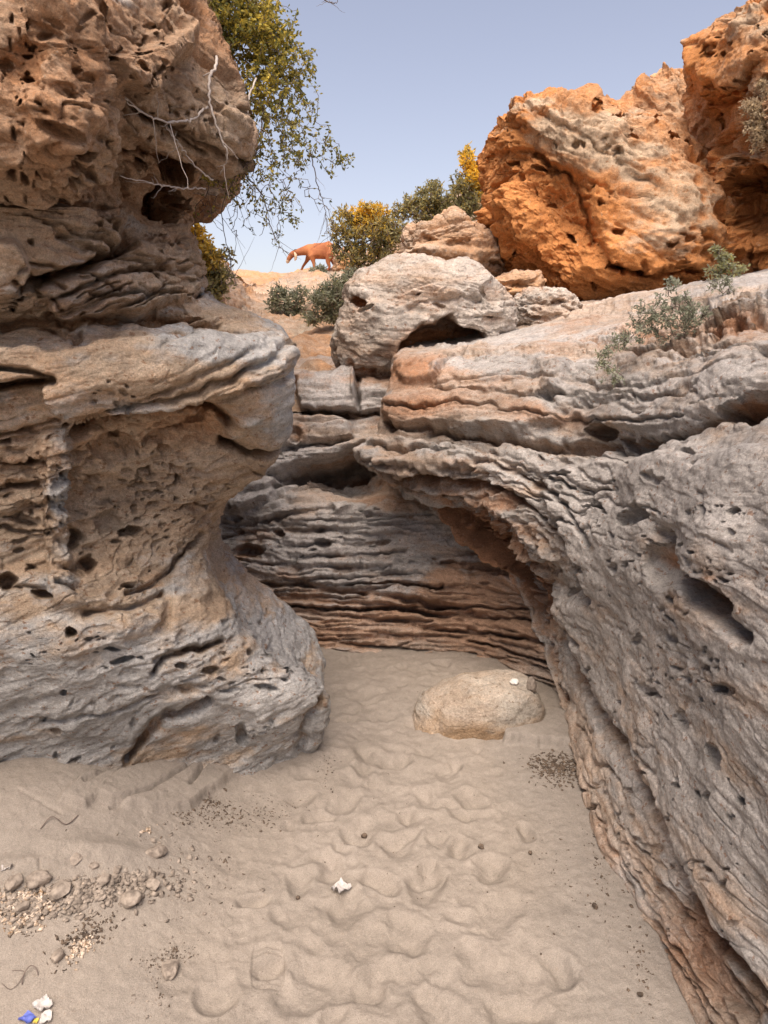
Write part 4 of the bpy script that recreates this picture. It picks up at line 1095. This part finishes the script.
def scrap(name, px, py, wpx, hpx, mat, seed, label, cat):
    """a crumpled flat scrap"""
    g = hit(px, py); w = wpx / FPX * g[1] * 1.1; h = hpx / FPX * g[1] * 1.6
    rs = np.random.RandomState(seed); n = 9
    a, b = np.meshgrid(np.linspace(-1, 1, n), np.linspace(-1, 1, n), indexing='ij')
    sh = 1 - .18 * np.abs(np.sin(1.5 * np.arctan2(b, a) + seed)) * np.hypot(a, b) / 1.4
    x = a * w / 2 * sh; y = b * h / 2 * sh
    z = .30 * w * np.abs(fbm(np.stack([a, b, a * 0 + seed], -1), 1.3, 2, seed=seed)) + .12 * w * np.abs(a * .8 + b * .5 - .2) + .002
    th = rs.rand() * 2
    p = np.stack([x * math.cos(th) - y * math.sin(th), x * math.sin(th) + y * math.cos(th), z], -1).reshape(-1, 3)
    idx = np.arange(n * n).reshape(n, n)
    q = np.stack([idx[:-1, :-1], idx[1:, :-1], idx[1:, 1:], idx[:-1, 1:]], -1).reshape(-1, 4)
    top = p + np.array([0, 0, .0012]); N = n * n
    ring = [*idx[0, :], *idx[1:, -1], *idx[-1, -2::-1], *idx[-2:0:-1, 0]]
    side = [[ring[i], ring[(i + 1) % len(ring)], ring[(i + 1) % len(ring)] + N, ring[i] + N] for i in range(len(ring))]
    me = mesh_raw(name, np.concatenate([p, top]), np.concatenate([q[:, ::-1], q + N, np.array(side)]), None, mat, smooth=False)
    o = link(name, me); o.location = g; return tag(o, label, cat)
scrap('paper_scrap', 340, 890, 19, 11, M['paper'], 1, 'crumpled white paper scrap in the middle of the trodden sand', 'paper scrap')
scrap('paper_scrap', 43, 1007, 17, 12, M['paper'], 2, 'white crumpled scrap above the blue wrapper at lower left', 'paper scrap')
scrap('paper_scrap', 46, 1020, 14, 9, M['paper'], 6, 'white scrap right of the blue wrapper at the bottom edge', 'paper scrap')
scrap('plastic_wrapper', 28, 1020, 13, 11, M['blue'], 3, 'blue plastic wrapper at the bottom edge of the sand', 'wrapper')
scrap('plastic_wrapper', 36, 1022, 5, 5, M['yellow'], 9, 'tiny yellow wrapper piece beside the blue one', 'wrapper')
scrap('paper_scrap', 6, 855, 16, 9, M['paper'], 4, 'white scrap at the left edge beside the shell bits', 'paper scrap')
scrap('paper_scrap', 583, 781, 5, 6, M['paper'], 5, 'tiny white scrap beside the leaf litter at the right wall', 'paper scrap')

def litter(name, regions, mat, kind='bits', seed=0, sink=.3):
    """many small angular pieces as one object"""
    rs = np.random.RandomState(seed); V = []; Q = []; off = 0
    cube = np.array([(-1,-1,-1),(1,-1,-1),(1,1,-1),(-1,1,-1),(-1,-1,1),(1,-1,1),(1,1,1),(-1,1,1)], float)
    cq = np.array([(0,3,2,1),(4,5,6,7),(0,1,5,4),(1,2,6,5),(2,3,7,6),(3,0,4,7)])
    for (x, y, rx, ry, n, s0, s1, asp, ang) in regions:
        X = x + rs.randn(n) * rx * .55; Yp = y + rs.randn(n) * ry * .55 + (X - x) * math.tan(R(ang))
        pts = []
        for a, b in zip(X, Yp):
            if 0 > a + 60 or b > 1060: continue
            pts.append(gnd(a, b, 0))
        pts = np.array(pts); 
        z = np.zeros(len(pts))
        for _ in range(3):   # follow the height of the sand
            z = sand_h(pts[:, 0], pts[:, 1], False) if _ == 0 else z
            t = (z - CAMZ) / (0 - CAMZ)
            pp = pts * t[:, None]; z = sand_h(pp[:, 0], pp[:, 1], True)
        for (a, b), zz in zip(pp[:, :2], z):
            s = rs.uniform(s0, s1) * rs.uniform(.6, 1.3)
            c = cube * (1 + .35 * rs.randn(8, 3)) * np.array([s, s * rs.uniform(*asp), s * rs.uniform(.25, .7)])
            m, _r = np.linalg.qr(rs.randn(3, 3) * .35 + np.eye(3)); c = c @ m
            th = rs.rand() * 6.28; cc, ss = math.cos(th), math.sin(th)
            c = np.stack([c[:, 0] * cc - c[:, 1] * ss, c[:, 0] * ss + c[:, 1] * cc, c[:, 2]], -1) + np.array([a, b, zz + s * .15])
            V.append(c); Q.append(cq + off); off += 8
    me = mesh_raw(name, np.concatenate(V), np.concatenate(Q), None, mat, smooth=False)
    return link(name, me, kind='stuff')
litter('rubble', [(110, 875, 70, 26, 620, .003, .009, (.5, 1), 4), (40, 875, 60, 26, 400, .003, .008, (.5, 1), 0), (150, 862, 40, 18, 160, .002, .007, (.5, 1), -10), (160, 970, 30, 30, 60, .001, .004, (.4, 1), -60)], M['stone'], seed=1)
litter('shell_bits', [(25, 880, 30, 24, 380, .002, .006, (.3, 1), 0), (60, 862, 40, 18, 150, .002, .005, (.3, 1), 0), (80, 945, 16, 12, 90, .002, .005, (.3, 1), -30), (148, 830, 8, 5, 14, .002, .005, (.3, 1), 0)], M['shell'], seed=2)
litter('plant_debris', [(85, 930, 26, 14, 200, .001, .006, (.2, .5), -20), (205, 800, 40, 12, 220, .001, .006, (.2, .5), 25), (240, 815, 60, 18, 300, .001, .0035, (.2, .5), 0), (190, 815, 22, 12, 90, .001, .005, (.2, .5), 0), (220, 880, 20, 50, 60, .001, .004, (.2, .5), 0),
   (560, 768, 30, 14, 620, .0015, .007, (.2, .6), 8), (600, 850, 12, 60, 90, .001, .005, (.2, .5), 60), (570, 880, 50, 60, 90, .001, .003, (.3, 1), 0), (640, 950, 20, 50, 80, .001, .004, (.3, 1), 60), (120, 865, 70, 24, 260, .001, .006, (.2, .6), 4), (40, 870, 50, 22, 160, .001, .006, (.2, .6), 0), (170, 955, 26, 10, 110, .001, .004, (.2, .5), -10),
   (55, 830, 40, 10, 50, .001, .006, (.15, .3), 0), (160, 990, 10, 26, 30, .001, .003, (.3, .8), 0), (330, 770, 10, 20, 50, .001, .003, (.3, .8), 0), (400, 850, 130, 90, 70, .001, .0025, (.3, 1), 0), (60, 960, 14, 10, 30, .001, .004, (.2, .5), 0), (15, 915, 20, 8, 20, .001, .005, (.15, .3), 0)], M['debris'], seed=3)
# ------------------------------------------------------------ PLANTS
def tubes(paths, k=4):
    V = []; Q = []; off = 0
    for pts, rad in paths:
        pts = np.asarray(pts); rad = np.asarray(rad); n = len(pts)
        t = np.gradient(pts, axis=0); t /= np.linalg.norm(t, axis=1, keepdims=True) + 1e-9
        ref = np.array([.3, .5, .81]); a = np.cross(t, ref); a /= np.linalg.norm(a, axis=1, keepdims=True) + 1e-9; b = np.cross(t, a)
        th = np.arange(k) * 2 * math.pi / k
        ring = pts[:, None] + rad[:, None, None] * (a[:, None] * np.cos(th)[None, :, None] + b[:, None] * np.sin(th)[None, :, None])
        V.append(ring.reshape(-1, 3)); i = np.arange(n - 1)[:, None] * k; j = np.arange(k)[None]
        Q.append(np.stack([i + j, i + (j + 1) % k, i + k + (j + 1) % k, i + k + j], -1).reshape(-1, 4) + off); off += n * k
    return np.concatenate(V), np.concatenate(Q)

def leaves(pos, dirs, L, W, mask, rs):
    n = len(pos); d = dirs + rs.randn(n, 3) * .8; d /= np.linalg.norm(d, axis=1, keepdims=True)
    s = np.cross(d, rs.randn(n, 3)); s /= np.linalg.norm(s, axis=1, keepdims=True) + 1e-9
    nn = np.cross(d, s); l = (L * rs.uniform(.6, 1.3, n))[:, None]; w = (W * rs.uniform(.7, 1.2, n))[:, None]
    a = pos; b = pos + d * l * .5 + s * w + nn * w * .3; c = pos + d * l + nn * l * .1; e = pos + d * l * .5 - s * w + nn * w * .3
    V = np.stack([a, b, c, e], 1).reshape(-1, 3); Q = np.arange(4 * n).reshape(n, 4)
    return V, Q, np.repeat(mask, 4, 0)

DENS = .5
def shrub(name, label, cat, root, blobs_, leafmat, L, W, seed, r0=.0018, seg=.05, bark='bark', droop=0.0, group=None, jit=.35, extra=None, maxr=.03):
    rs = np.random.RandomState(seed)
    root = np.array(root, float)
    att = []
    for (px, py, Y, rp, n, dens, yel) in blobs_:
        c = np.array(P(px, py, Y)); r = rp / FPX * Y * 1.02
        d = rs.randn(n, 3); d /= np.linalg.norm(d, axis=1, keepdims=True); rr = r * rs.rand(n) ** .45
        for a in c + d * rr[:, None]: att.append((a, dens, yel))
    att.sort(key=lambda a: np.linalg.norm(a[0] - root))
    nodes = np.zeros((60000, 3)); nodes[0] = root; cnt = 1; par = [-1]; paths = []; tips = []
    for a, dens, yel in att:
        dd = np.linalg.norm(nodes[:cnt] - a, axis=1) + .25 * np.linalg.norm(nodes[:cnt] - root, axis=1)
        i = int(dd.argmin()); st = nodes[i]; v = a - st; ln = np.linalg.norm(v)
        k = max(2, int(ln / seg) + 1); side = rs.randn(3) * jit * ln * .5
        t = np.linspace(0, 1, k + 1)
        pts = st + v * t[:, None] + side * (t * (1 - t))[:, None] + rs.randn(k + 1, 3) * seg * .12 * (t > 0)[:, None]
        pts[:, 2] -= droop * ln * (t * (1 - t)); pts[0] = st
        ids = [i]
        for q in pts[1:]:
            nodes[cnt] = q; par.append(ids[-1]); ids.append(cnt); cnt += 1
        paths.append((ids, dens, yel))
    w = np.ones(cnt)
    for i in range(cnt - 1, 0, -1): w[par[i]] += w[i] * .55
    rad = np.minimum(r0 * np.sqrt(w), maxr)
    tp = []
    LP, LD, LM = [], [], []
    for ids, dens, yel in paths:
        pts = nodes[ids]; r = rad[ids].copy(); r[0] = min(r[0], r[1] * 1.2); tp.append((pts, r))
        n = rs.poisson(dens * DENS * max(1, len(ids)))
        if n:
            f = rs.rand(n) ** .6 * (len(ids) - 1); k = np.minimum(f.astype(int), len(ids) - 2); fr = (f - k)[:, None]
            LP.append(pts[k] * (1 - fr) + pts[k + 1] * fr + rs.randn(n, 3) * L * .25)
            dv = pts[k + 1] - pts[k]; LD.append(dv / (np.linalg.norm(dv, axis=1, keepdims=True) + 1e-9))
            mm = np.zeros((n, 3)); mm[:, 0] = np.clip(yel + rs.randn(n) * .18 * (yel > .05), 0, 1) * (rs.rand(n) < .35 + yel); mm[:, 1] = rs.rand(n); LM.append(mm)
    if extra: tp += extra
    V, Q = tubes(tp)
    e = empty(name, tuple(root), label, cat, group)
    link('branches', mesh_raw('branches', V, Q, None, M[bark]), parent=e)
    if LP:
        V, Q, m = leaves(np.concatenate(LP), np.concatenate(LD), L, W, np.concatenate(LM), rs)
        link('foliage', mesh_raw('foliage', V, Q, {'mask': m}, M[leafmat], smooth=False), parent=e)
    return e

hs = shrub('hanging_shrub', 'dark green and yellow shrub hanging from the top of the left cliff', 'shrub', P(212, -30, 2.95),
 [(222,10,2.95,34,263,9.00,0.35),(250,20,3.0,34,243,9.00,0.54),(262,50,3.0,34,222,8.00,0.46),(215,40,2.95,24,101,8.00,0.24),(282,30,3.05,22,60,6.00,0.32),(290,70,3.1,24,90,6.00,0.42),(262,92,3.0,26,121,6.00,0.54),(250,118,3.0,26,75,5.00,0.42),
  (290,105,3.05,28,90,4.50,0.32),(275,135,3.0,32,105,4.00,0.32),(305,140,3.05,26,67,4.00,0.32),(335,158,3.1,16,30,3.00,0.22),(240,160,2.95,32,112,1.50,0.42),(275,180,3.0,34,112,1.32,0.32),(262,205,3.0,30,75,0.96,0.32),(225,190,2.95,22,67,1.20,0.42),(285,215,3.0,20,37,1.80,0.22),
  (215,160,2.85,16,37,3.00,0.62),(205,175,2.85,12,30,3.60,0.52),(320,200,3.1,18,15,0.36,0.12),(328,232,3.15,8,7,0.18,0.12),(275,240,3.0,10,8,0.60,0.22),(230,230,2.95,12,11,0.36,0.22),(228,275,2.95,6,5,0.18,0.12),(205,215,2.9,12,18,0.72,0.22),(310,55,3.1,10,12,3.00,0.22),(345,158,3.1,8,11,3.00,0.22)],
 'leaf', .016, .0045, 3, r0=.00075, seg=.045, droop=.35, maxr=.009)
def branch(name, pix, r, label, mat='deadwood', seed=0, twigs=8, tl=.10):
    rs = np.random.RandomState(seed); c = np.array([P(*q) for q in pix])
    t = np.linspace(0, len(c) - 1.0001, len(c) * 8); Mw = cr_weights(len(c), t); p = Mw @ c + rs.randn(len(t), 3) * .002
    paths = [(p, np.linspace(r, r * .35, len(t)))]
    for _ in range(twigs):
        i = rs.randint(len(p) // 4, len(p) - 2); d = (p[i + 1] - p[i]); d /= np.linalg.norm(d) + 1e-9
        d = d * .6 + rs.randn(3) * .6; d[1] *= .5; k = 7; s = np.linspace(0, 1, k)
        q = p[i] + d * (s * tl * rs.uniform(.4, 1.3))[:, None] + rs.randn(k, 3) * .003 * s[:, None]
        paths.append((q, np.linspace(r * .35, r * .12, k)))
    V, Q = tubes(paths, 5); me = mesh_raw(name, V, Q, None, M[mat])
    return link(name, me, parent=hs)
branch('bare_branch', [(205,40,2.55),(217,62,2.48),(209,80,2.42),(212,112,2.40),(222,140,2.42),(227,158,2.45),(220,174,2.52)], .0055, '', seed=1, twigs=5)
branch('bare_branch', [(208,106,2.42),(190,120,2.32),(165,121,2.20),(140,112,2.12),(118,93,2.04)], .0042, '', seed=2, twigs=7)
branch('bare_branch', [(212,180,2.52),(196,166,2.42),(180,146,2.34),(166,126,2.26)], .003, '', seed=3, twigs=6, tl=.07)
branch('bare_branch', [(205,188,2.6),(180,188,2.42),(155,184,2.3),(120,176,2.2)], .003, '', seed=4, twigs=8, tl=.08)
branch('bare_branch', [(256,80,2.8),(247,105,2.68),(250,130,2.66),(246,152,2.68)], .0035, '', seed=5, twigs=6, tl=.09)
branch('bare_branch', [(262,120,2.95),(258,150,2.95),(235,178,2.93),(222,210,2.93),(228,250,2.95),(236,285,3.0)], .003, '', mat='bark', seed=6, twigs=12, tl=.10)
branch('bare_branch', [(310,150,3.05),(318,185,3.08),(325,210,3.1),(330,240,3.1)], .0025, '', mat='bark', seed=7, twigs=10, tl=.10)
branch('bare_branch', [(240,170,2.98),(262,195,2.98),(270,225,3.0),(280,246,3.0),(290,255,3.0)], .003, '', mat='bark', seed=8, twigs=12, tl=.09)

branch('bare_branch', [(296,-30,3.0),(316,-10,3.0),(328,1,3.0),(335,3,3.0),(339,-2,3.0)], .0028, '', mat='bark', seed=9, twigs=3, tl=.05)
shrub('bush', 'round olive bush with tips painted sunlit yellow on the ridge right of the goat', 'bush', P(368, 282, 9.0),
 [(345,225,9,16,80,9,.35),(360,215,9,13,60,9,.9),(372,232,9,24,170,10,.35),(390,235,9,18,110,9,.15),(378,215,9,11,50,9,.8),(355,250,9,20,120,8,.2),(385,262,9,18,90,7,.1),(340,250,9,12,30,3,.05),(333,232,9,10,20,2,.0),(358,272,9,16,50,5,.1)],  # high yellow values paint sunlight onto the upper tips
 'leafdry', .05, .009, 5, r0=.004, seg=.14)
shrub('bush', 'low sage green bush on the skyline above the tan boulder', 'bush', P(432, 232, 9.8),
 [(412,205,9.8,12,70,9,.2),(430,198,9.8,14,90,10,.15),(448,205,9.8,16,100,10,.1),(425,215,9.8,14,80,9,.2),(452,218,9.8,12,60,9,.1),(400,212,9.8,9,40,8,.2),(436,186,9.8,6,14,5,.1)],
 'leafdry', .05, .009, 6, r0=.004, seg=.14)
shrub('bush', 'thin upright bush with a top painted bright sunlit yellow against the orange outcrop', 'bush', P(470, 226, 9.2),
 [(470,205,9.2,13,90,9,.1),(464,188,9.2,12,80,8,.2),(474,178,9.2,10,80,9,1.0),(468,165,9.2,9,60,8,1.0),(467,152,9.2,6,20,5,.7),(478,190,9.2,8,40,8,.6),(456,180,9.2,6,14,3,.1),(460,215,9.2,14,70,8,.05)],  # top clusters coloured as if the sun caught them
 'leafdry', .05, .009, 7, r0=.004, seg=.12)
shrub('bush', 'straggly green bush with a top painted sunlit yellow on the slope behind the left cliff', 'bush', P(212, 300, 6.2),
 [(200,245,6.2,12,60,6,.7),(208,262,6.2,16,90,7,.5),(218,280,6.2,14,80,6,.1),(212,300,6.2,12,60,6,.1),(195,232,6.2,8,30,5,.8),(196,290,6.2,14,60,6,.1),(225,255,6.2,8,14,2,.1)],  # upper clusters carry painted sunlight as yellow leaf colour
 'leafdry', .05, .010, 8, r0=.003, seg=.1)
shrub('bush', 'blue grey low bush in the gully below the goat', 'bush', P(290, 318, 9.5),
 [(278,292,9.5,8,30,6,.1),(288,302,9.5,14,60,6,.1),(300,294,9.5,9,24,5,.1),(296,312,9.5,10,26,5,.2),(275,305,9.5,8,20,5,.1)],
 'leafgrey', .06, .012, 9, r0=.003, seg=.12)
shrub('bush', 'tiny blue grey tuft at the goat\'s feet', 'bush', P(317, 284, 13.5),
 [(313,274,13.5,5,30,7,0),(320,272,13.5,5,30,7,0),(318,280,13.5,6,30,7,.0)], 'leafgrey', .07, .014, 10, r0=.004, seg=.12)
shrub('bush', 'pale dry grassy bush on the slope under the round olive bush', 'bush', P(330, 322, 8.3),
 [(325,300,8.3,14,90,8,.15),(340,290,8.3,14,90,8,.2),(345,310,8.3,12,70,8,.2),(330,315,8.3,12,60,7,.2),(312,318,8.3,8,30,7,.1),(352,280,8.3,10,50,7,.1)],
 'leafgrey', .06, .008, 11, r0=.003, seg=.12)
w = drop(683, 338, 3.4)
shrub('desert_plant', 'sprawling grey green plant growing on the ledge of the right wall', 'plant', tuple(w),
 [(680,300,w[1],12,30,5,.0),(673,283,w[1],7,14,6,.0),(690,315,w[1],17,60,6,.05),(665,325,w[1],18,60,6,.05),(650,318,w[1],14,34,6,.0),(635,332,w[1],14,34,6,.05),(620,340,w[1]-.1,10,20,6,.1),(605,352,w[1]-.15,7,16,7,.1),(603,366,w[1]-.25,8,16,6,.2),(612,376,w[1]-.35,9,12,5,.1),(703,312,w[1],10,20,5,0),(640,305,w[1],8,10,5,0),(662,300,w[1],9,14,5,0)],
 'leafgrey', .017, .0035, 12, r0=.0009, seg=.05)
w = drop(725, 278, 4.8)
shrub('desert_plant', 'small yellow green plant between the right ledge and the cave', 'plant', tuple(w),
 [(724,262,w[1],8,34,7,.5),(718,250,w[1],5,12,6,.5),(730,272,w[1],12,30,6,.5),(712,272,w[1],8,14,5,.4),(740,270,w[1],8,12,5,.4)],
 'leafgrey', .03, .006, 13, r0=.0015, seg=.06)
w = drop(756, 124, 5.1)
shrub('dry_bush', 'straw coloured dry bush clinging to the face of the rock tower above the cave', 'bush', tuple(w),
 [(752,108,w[1]-.20,10,40,7,.1),(760,124,w[1]-.22,12,50,8,.1),(758,140,w[1]-.22,9,30,8,.1),(764,84,w[1]-.2,8,24,7,.1),(748,128,w[1]-.2,6,12,6,.1),(766,105,w[1]-.2,10,30,6,.1)],
 'leafstraw', .028, .006, 23, r0=.0012, seg=.05)
w = drop(722, 296, 4.2)
shrub('desert_plant', 'sparse grey sprig on the pale ledge right of the sprawling plant', 'plant', tuple(w),
 [(715,286,w[1],7,12,5,0),(728,284,w[1],7,10,5,0),(735,290,w[1],6,8,4,0)], 'leafgrey', .02, .004, 14, r0=.001, seg=.05)
# twigs lying about
def twig(pix, r, label, seed, mat='bark', base=None):
    rs = np.random.RandomState(seed); c = []
    for (x, y, dz) in pix:
        g = hit(x, y); c.append((g[0], g[1], g[2] + dz))
    c = np.array(c); t = np.linspace(0, len(c) - 1.0001, len(c) * 6); p = cr_weights(len(c), t) @ c
    V, Q = tubes([(p, np.full(len(t), r))], 5); me = mesh_raw('twig', V, Q, None, M[mat])
    tag(link('twig', me, loc=tuple(c[0])), label, 'twig')
twig([(22,985,.003),(24,978,.01),(30,972,.018),(36,970,.01),(38,976,.004)], .0014, 'curled dark twig looping on the sand at lower left', 1)
twig([(2,984,.003),(10,990,.004),(18,985,.004),(24,972,.004),(12,970,.003)], .0008, 'thin pale brown stalk left of the curled dark twig', 2)
twig([(200,790,.004),(206,786,.02),(210,800,.004)], .002, 'short dark stick poking out of the sand bank', 3)
twig([(40,824,.004),(52,816,.012),(66,822,.006),(78,812,.004)], .0016, 'dark root piece on the sand bank above the rubble', 4)
twig([(143,798,.003),(147,805,.004)], .003, 'stubby dark stick right of the sand bank crack', 5)

# ------------------------------------------------------------ GOAT
def goat():
    Yg = 15.0
    e = empty('goat', P(320, 272, Yg), 'reddish brown goat walking left along the rocky ridge with its head lowered', 'goat')
    J = []; Rr = []; E = []
    def add(px, py, dy, r, par):
        J.append(P(px, py, Yg + dy)); Rr.append(r * 1.14); 
        if par is not None: E.append((par, len(J) - 1))
        return len(J) - 1
    m = Yg / FPX   # metres per pixel
    root = add(322, 251.2, 0, 6.8 * m, None)
    rump = add(331, 250.6, 0, 6.5 * m, root); tailb = add(336, 248.5, 0, 4.0 * m, rump); add(339, 247.5, 0, 1.2 * m, tailb); add(340.5, 250.5, 0, .8 * m, len(J) - 1)
    chest = add(313, 251, 0, 6.4 * m, root); sh = add(308, 250, 0, 5.0 * m, chest)
    nk = add(303, 251, 0, 3.7 * m, sh); n2 = add(297.5, 252.6, 0, 3.0 * m, nk)
    hd = add(292.5, 253.6, 0, 2.9 * m, n2); mu = add(289.2, 258, 0, 2.2 * m, hd); add(287.3, 262, 0, 1.5 * m, mu)
    for (s, pts) in [(.14, [(309, 256, 3.0), (306.5, 261.5, 1.45), (303.2, 266, 1.05), (301.6, 269.6, .95), (300.6, 271, 1.1)]), (-.14, [(312, 257, 3.0), (313.6, 262, 1.5), (314.2, 267, 1.05), (314.6, 271.5, .95), (313.8, 273, 1.1)])]:
        q = chest
        for (x, y, r) in pts: q = add(x, y, s, r * m, q)
    for (s, pts) in [(-.14, [(330, 256, 4.2), (327.6, 261.5, 2.1), (329.8, 267, 1.15), (327, 271.5, 1.0), (324, 275.6, .95), (323, 276.4, 1.1)]), (.14, [(333.5, 256, 4.2), (333, 262, 2.0), (336.4, 267.5, 1.15), (335.6, 272, 1.0), (335, 276, .95), (334, 277, 1.1)])]:
        q = rump
        for (x, y, r) in pts: q = add(x, y, s, r * m, q)
    me = bpy.data.meshes.new('body'); me.from_pydata(J, E, []); me.update()
    ob = bpy.data.objects.new('goat_body_tmp', me); COL.objects.link(ob)
    sk = ob.modifiers.new('s', 'SKIN'); sk.use_smooth_shade = True
    for i, r in enumerate(Rr): me.skin_vertices[0].data[i].radius = (r, r)
    me.skin_vertices[0].data[0].use_root = True
    ss = ob.modifiers.new('u', 'SUBSURF'); ss.levels = 2; ss.render_levels = 2
    dg = bpy.context.evaluated_depsgraph_get(); dg.update()
    body = bpy.data.meshes.new_from_object(ob.evaluated_get(dg)); bpy.data.objects.remove(ob)
    body.name = 'body'; body.materials.clear(); body.materials.append(M['goat'])
    co = np.empty(len(body.vertices) * 3, F32); body.vertices.foreach_get('co', co); co = co.reshape(-1, 3)
    lo = co[:, 2].min()
    link('body', body, parent=e)
    def bit(name, pts, rad, mat):
        V, Q = tubes([([P(x, y, Yg + d) for x, y, d in pts], [r * m for r in rad])], 8); link(name, mesh_raw(name, V, Q, None, M[mat]), parent=e)
    bit('ear', [(294.5, 252.5, -.05), (295.8, 255, -.09), (295.6, 259, -.10), (294.8, 261, -.10)], [.6, 1.5, 1.3, .15], 'goatpale')
    bit('ear', [(294.5, 252.5, .05), (295.6, 255, .09), (295.4, 258.5, .10), (294.6, 260.5, .10)], [.6, 1.5, 1.3, .15], 'goatpale')
    bit('horn', [(292.8, 251.6, -.03), (295, 249.6, -.04), (297.6, 249.8, -.05)], [.7, .5, .15], 'goathoof')
    bit('horn', [(292.8, 251.6, .03), (295, 249.6, .04), (297.6, 249.8, .05)], [.7, .5, .15], 'goathoof')
    bit('eye', [(290.6, 254.6, -.062), (290.6, 255.4, -.062)], [.35, .35], 'goathoof')
    bit('muzzle', [(288.6, 259.4, 0), (287.4, 262, 0), (286.9, 263.3, 0)], [1.9, 1.7, .5], 'goatpale')
    for x, y, s in [(300.4, 271.4, .14), (313.6, 273.4, -.14), (322.8, 276.8, -.14), (333.8, 277.4, .14)]:
        bit('hoof', [(x + .2, y - 1, s), (x - .1, y + .5, s), (x - .3, y + 1.1, s)], [1.0, 1.25, .3], 'goathoof')
    return e
goat()

# ------------------------------------------------------------ CAMERA, SKY, SUN
sc = bpy.context.scene
cam = bpy.data.cameras.new('camera'); co_ = bpy.data.objects.new('camera', cam); COL.objects.link(co_)
co_.location = (0, 0, CAMZ); co_.rotation_euler = (math.pi / 2 - PITCH, 0, 0)
cam.sensor_fit = 'VERTICAL'; cam.sensor_height = 36; cam.lens = 18 / (512 / FPX); cam.clip_start = .05; cam.clip_end = 3000
sc.camera = co_
SUN_EL, SUN_AZ = R(61), R(-170)      # azimuth clockwise from +Y : left and a little behind
w = bpy.data.worlds.new('World'); sc.world = w; w.use_nodes = True
nt = w.node_tree; nt.nodes.clear()
o = nt.nodes.new('ShaderNodeOutputWorld'); bg = nt.nodes.new('ShaderNodeBackground'); sk = nt.nodes.new('ShaderNodeTexSky')
sk.sky_type = 'NISHITA'; sk.sun_disc = False; sk.sun_elevation = SUN_EL; sk.sun_rotation = SUN_AZ
sk.air_density = 1.0; sk.dust_density = 2.0; sk.ozone_density = 1.5; sk.altitude = 0
bg.inputs['Strength'].default_value = .09
hsv = nt.nodes.new('ShaderNodeHueSaturation'); hsv.inputs['Saturation'].default_value = .75; nt.links.new(sk.outputs[0], hsv.inputs['Color'])
mx = nt.nodes.new('ShaderNodeMix'); mx.data_type = 'RGBA'; mx.blend_type = 'MULTIPLY'; mx.inputs[0].default_value = 1; mx.inputs[7].default_value = (1.13, .98, .93, 1)
nt.links.new(hsv.outputs[0], mx.inputs[6]); nt.links.new(mx.outputs[2], bg.inputs[0]); nt.links.new(bg.outputs[0], o.inputs[0])
sl = bpy.data.lights.new('sun', 'SUN'); sl.energy = 2.6; sl.angle = R(50); sl.color = (1.0, .88, .75)
so = bpy.data.objects.new('sun', sl); COL.objects.link(so)
d = Vector((math.sin(SUN_AZ) * math.cos(SUN_EL), math.cos(SUN_AZ) * math.cos(SUN_EL), math.sin(SUN_EL)))
so.rotation_euler = (-d).to_track_quat('-Z', 'Y').to_euler(); so.location = d * 50
vs = sc.view_settings; vs.view_transform = 'Standard'; vs.look = 'None'; vs.gamma = 1; vs.use_curve_mapping = False; vs.exposure = 1.17
sc.render.film_transparent = False
sc.cycles.max_bounces = 8; sc.cycles.diffuse_bounces = 5
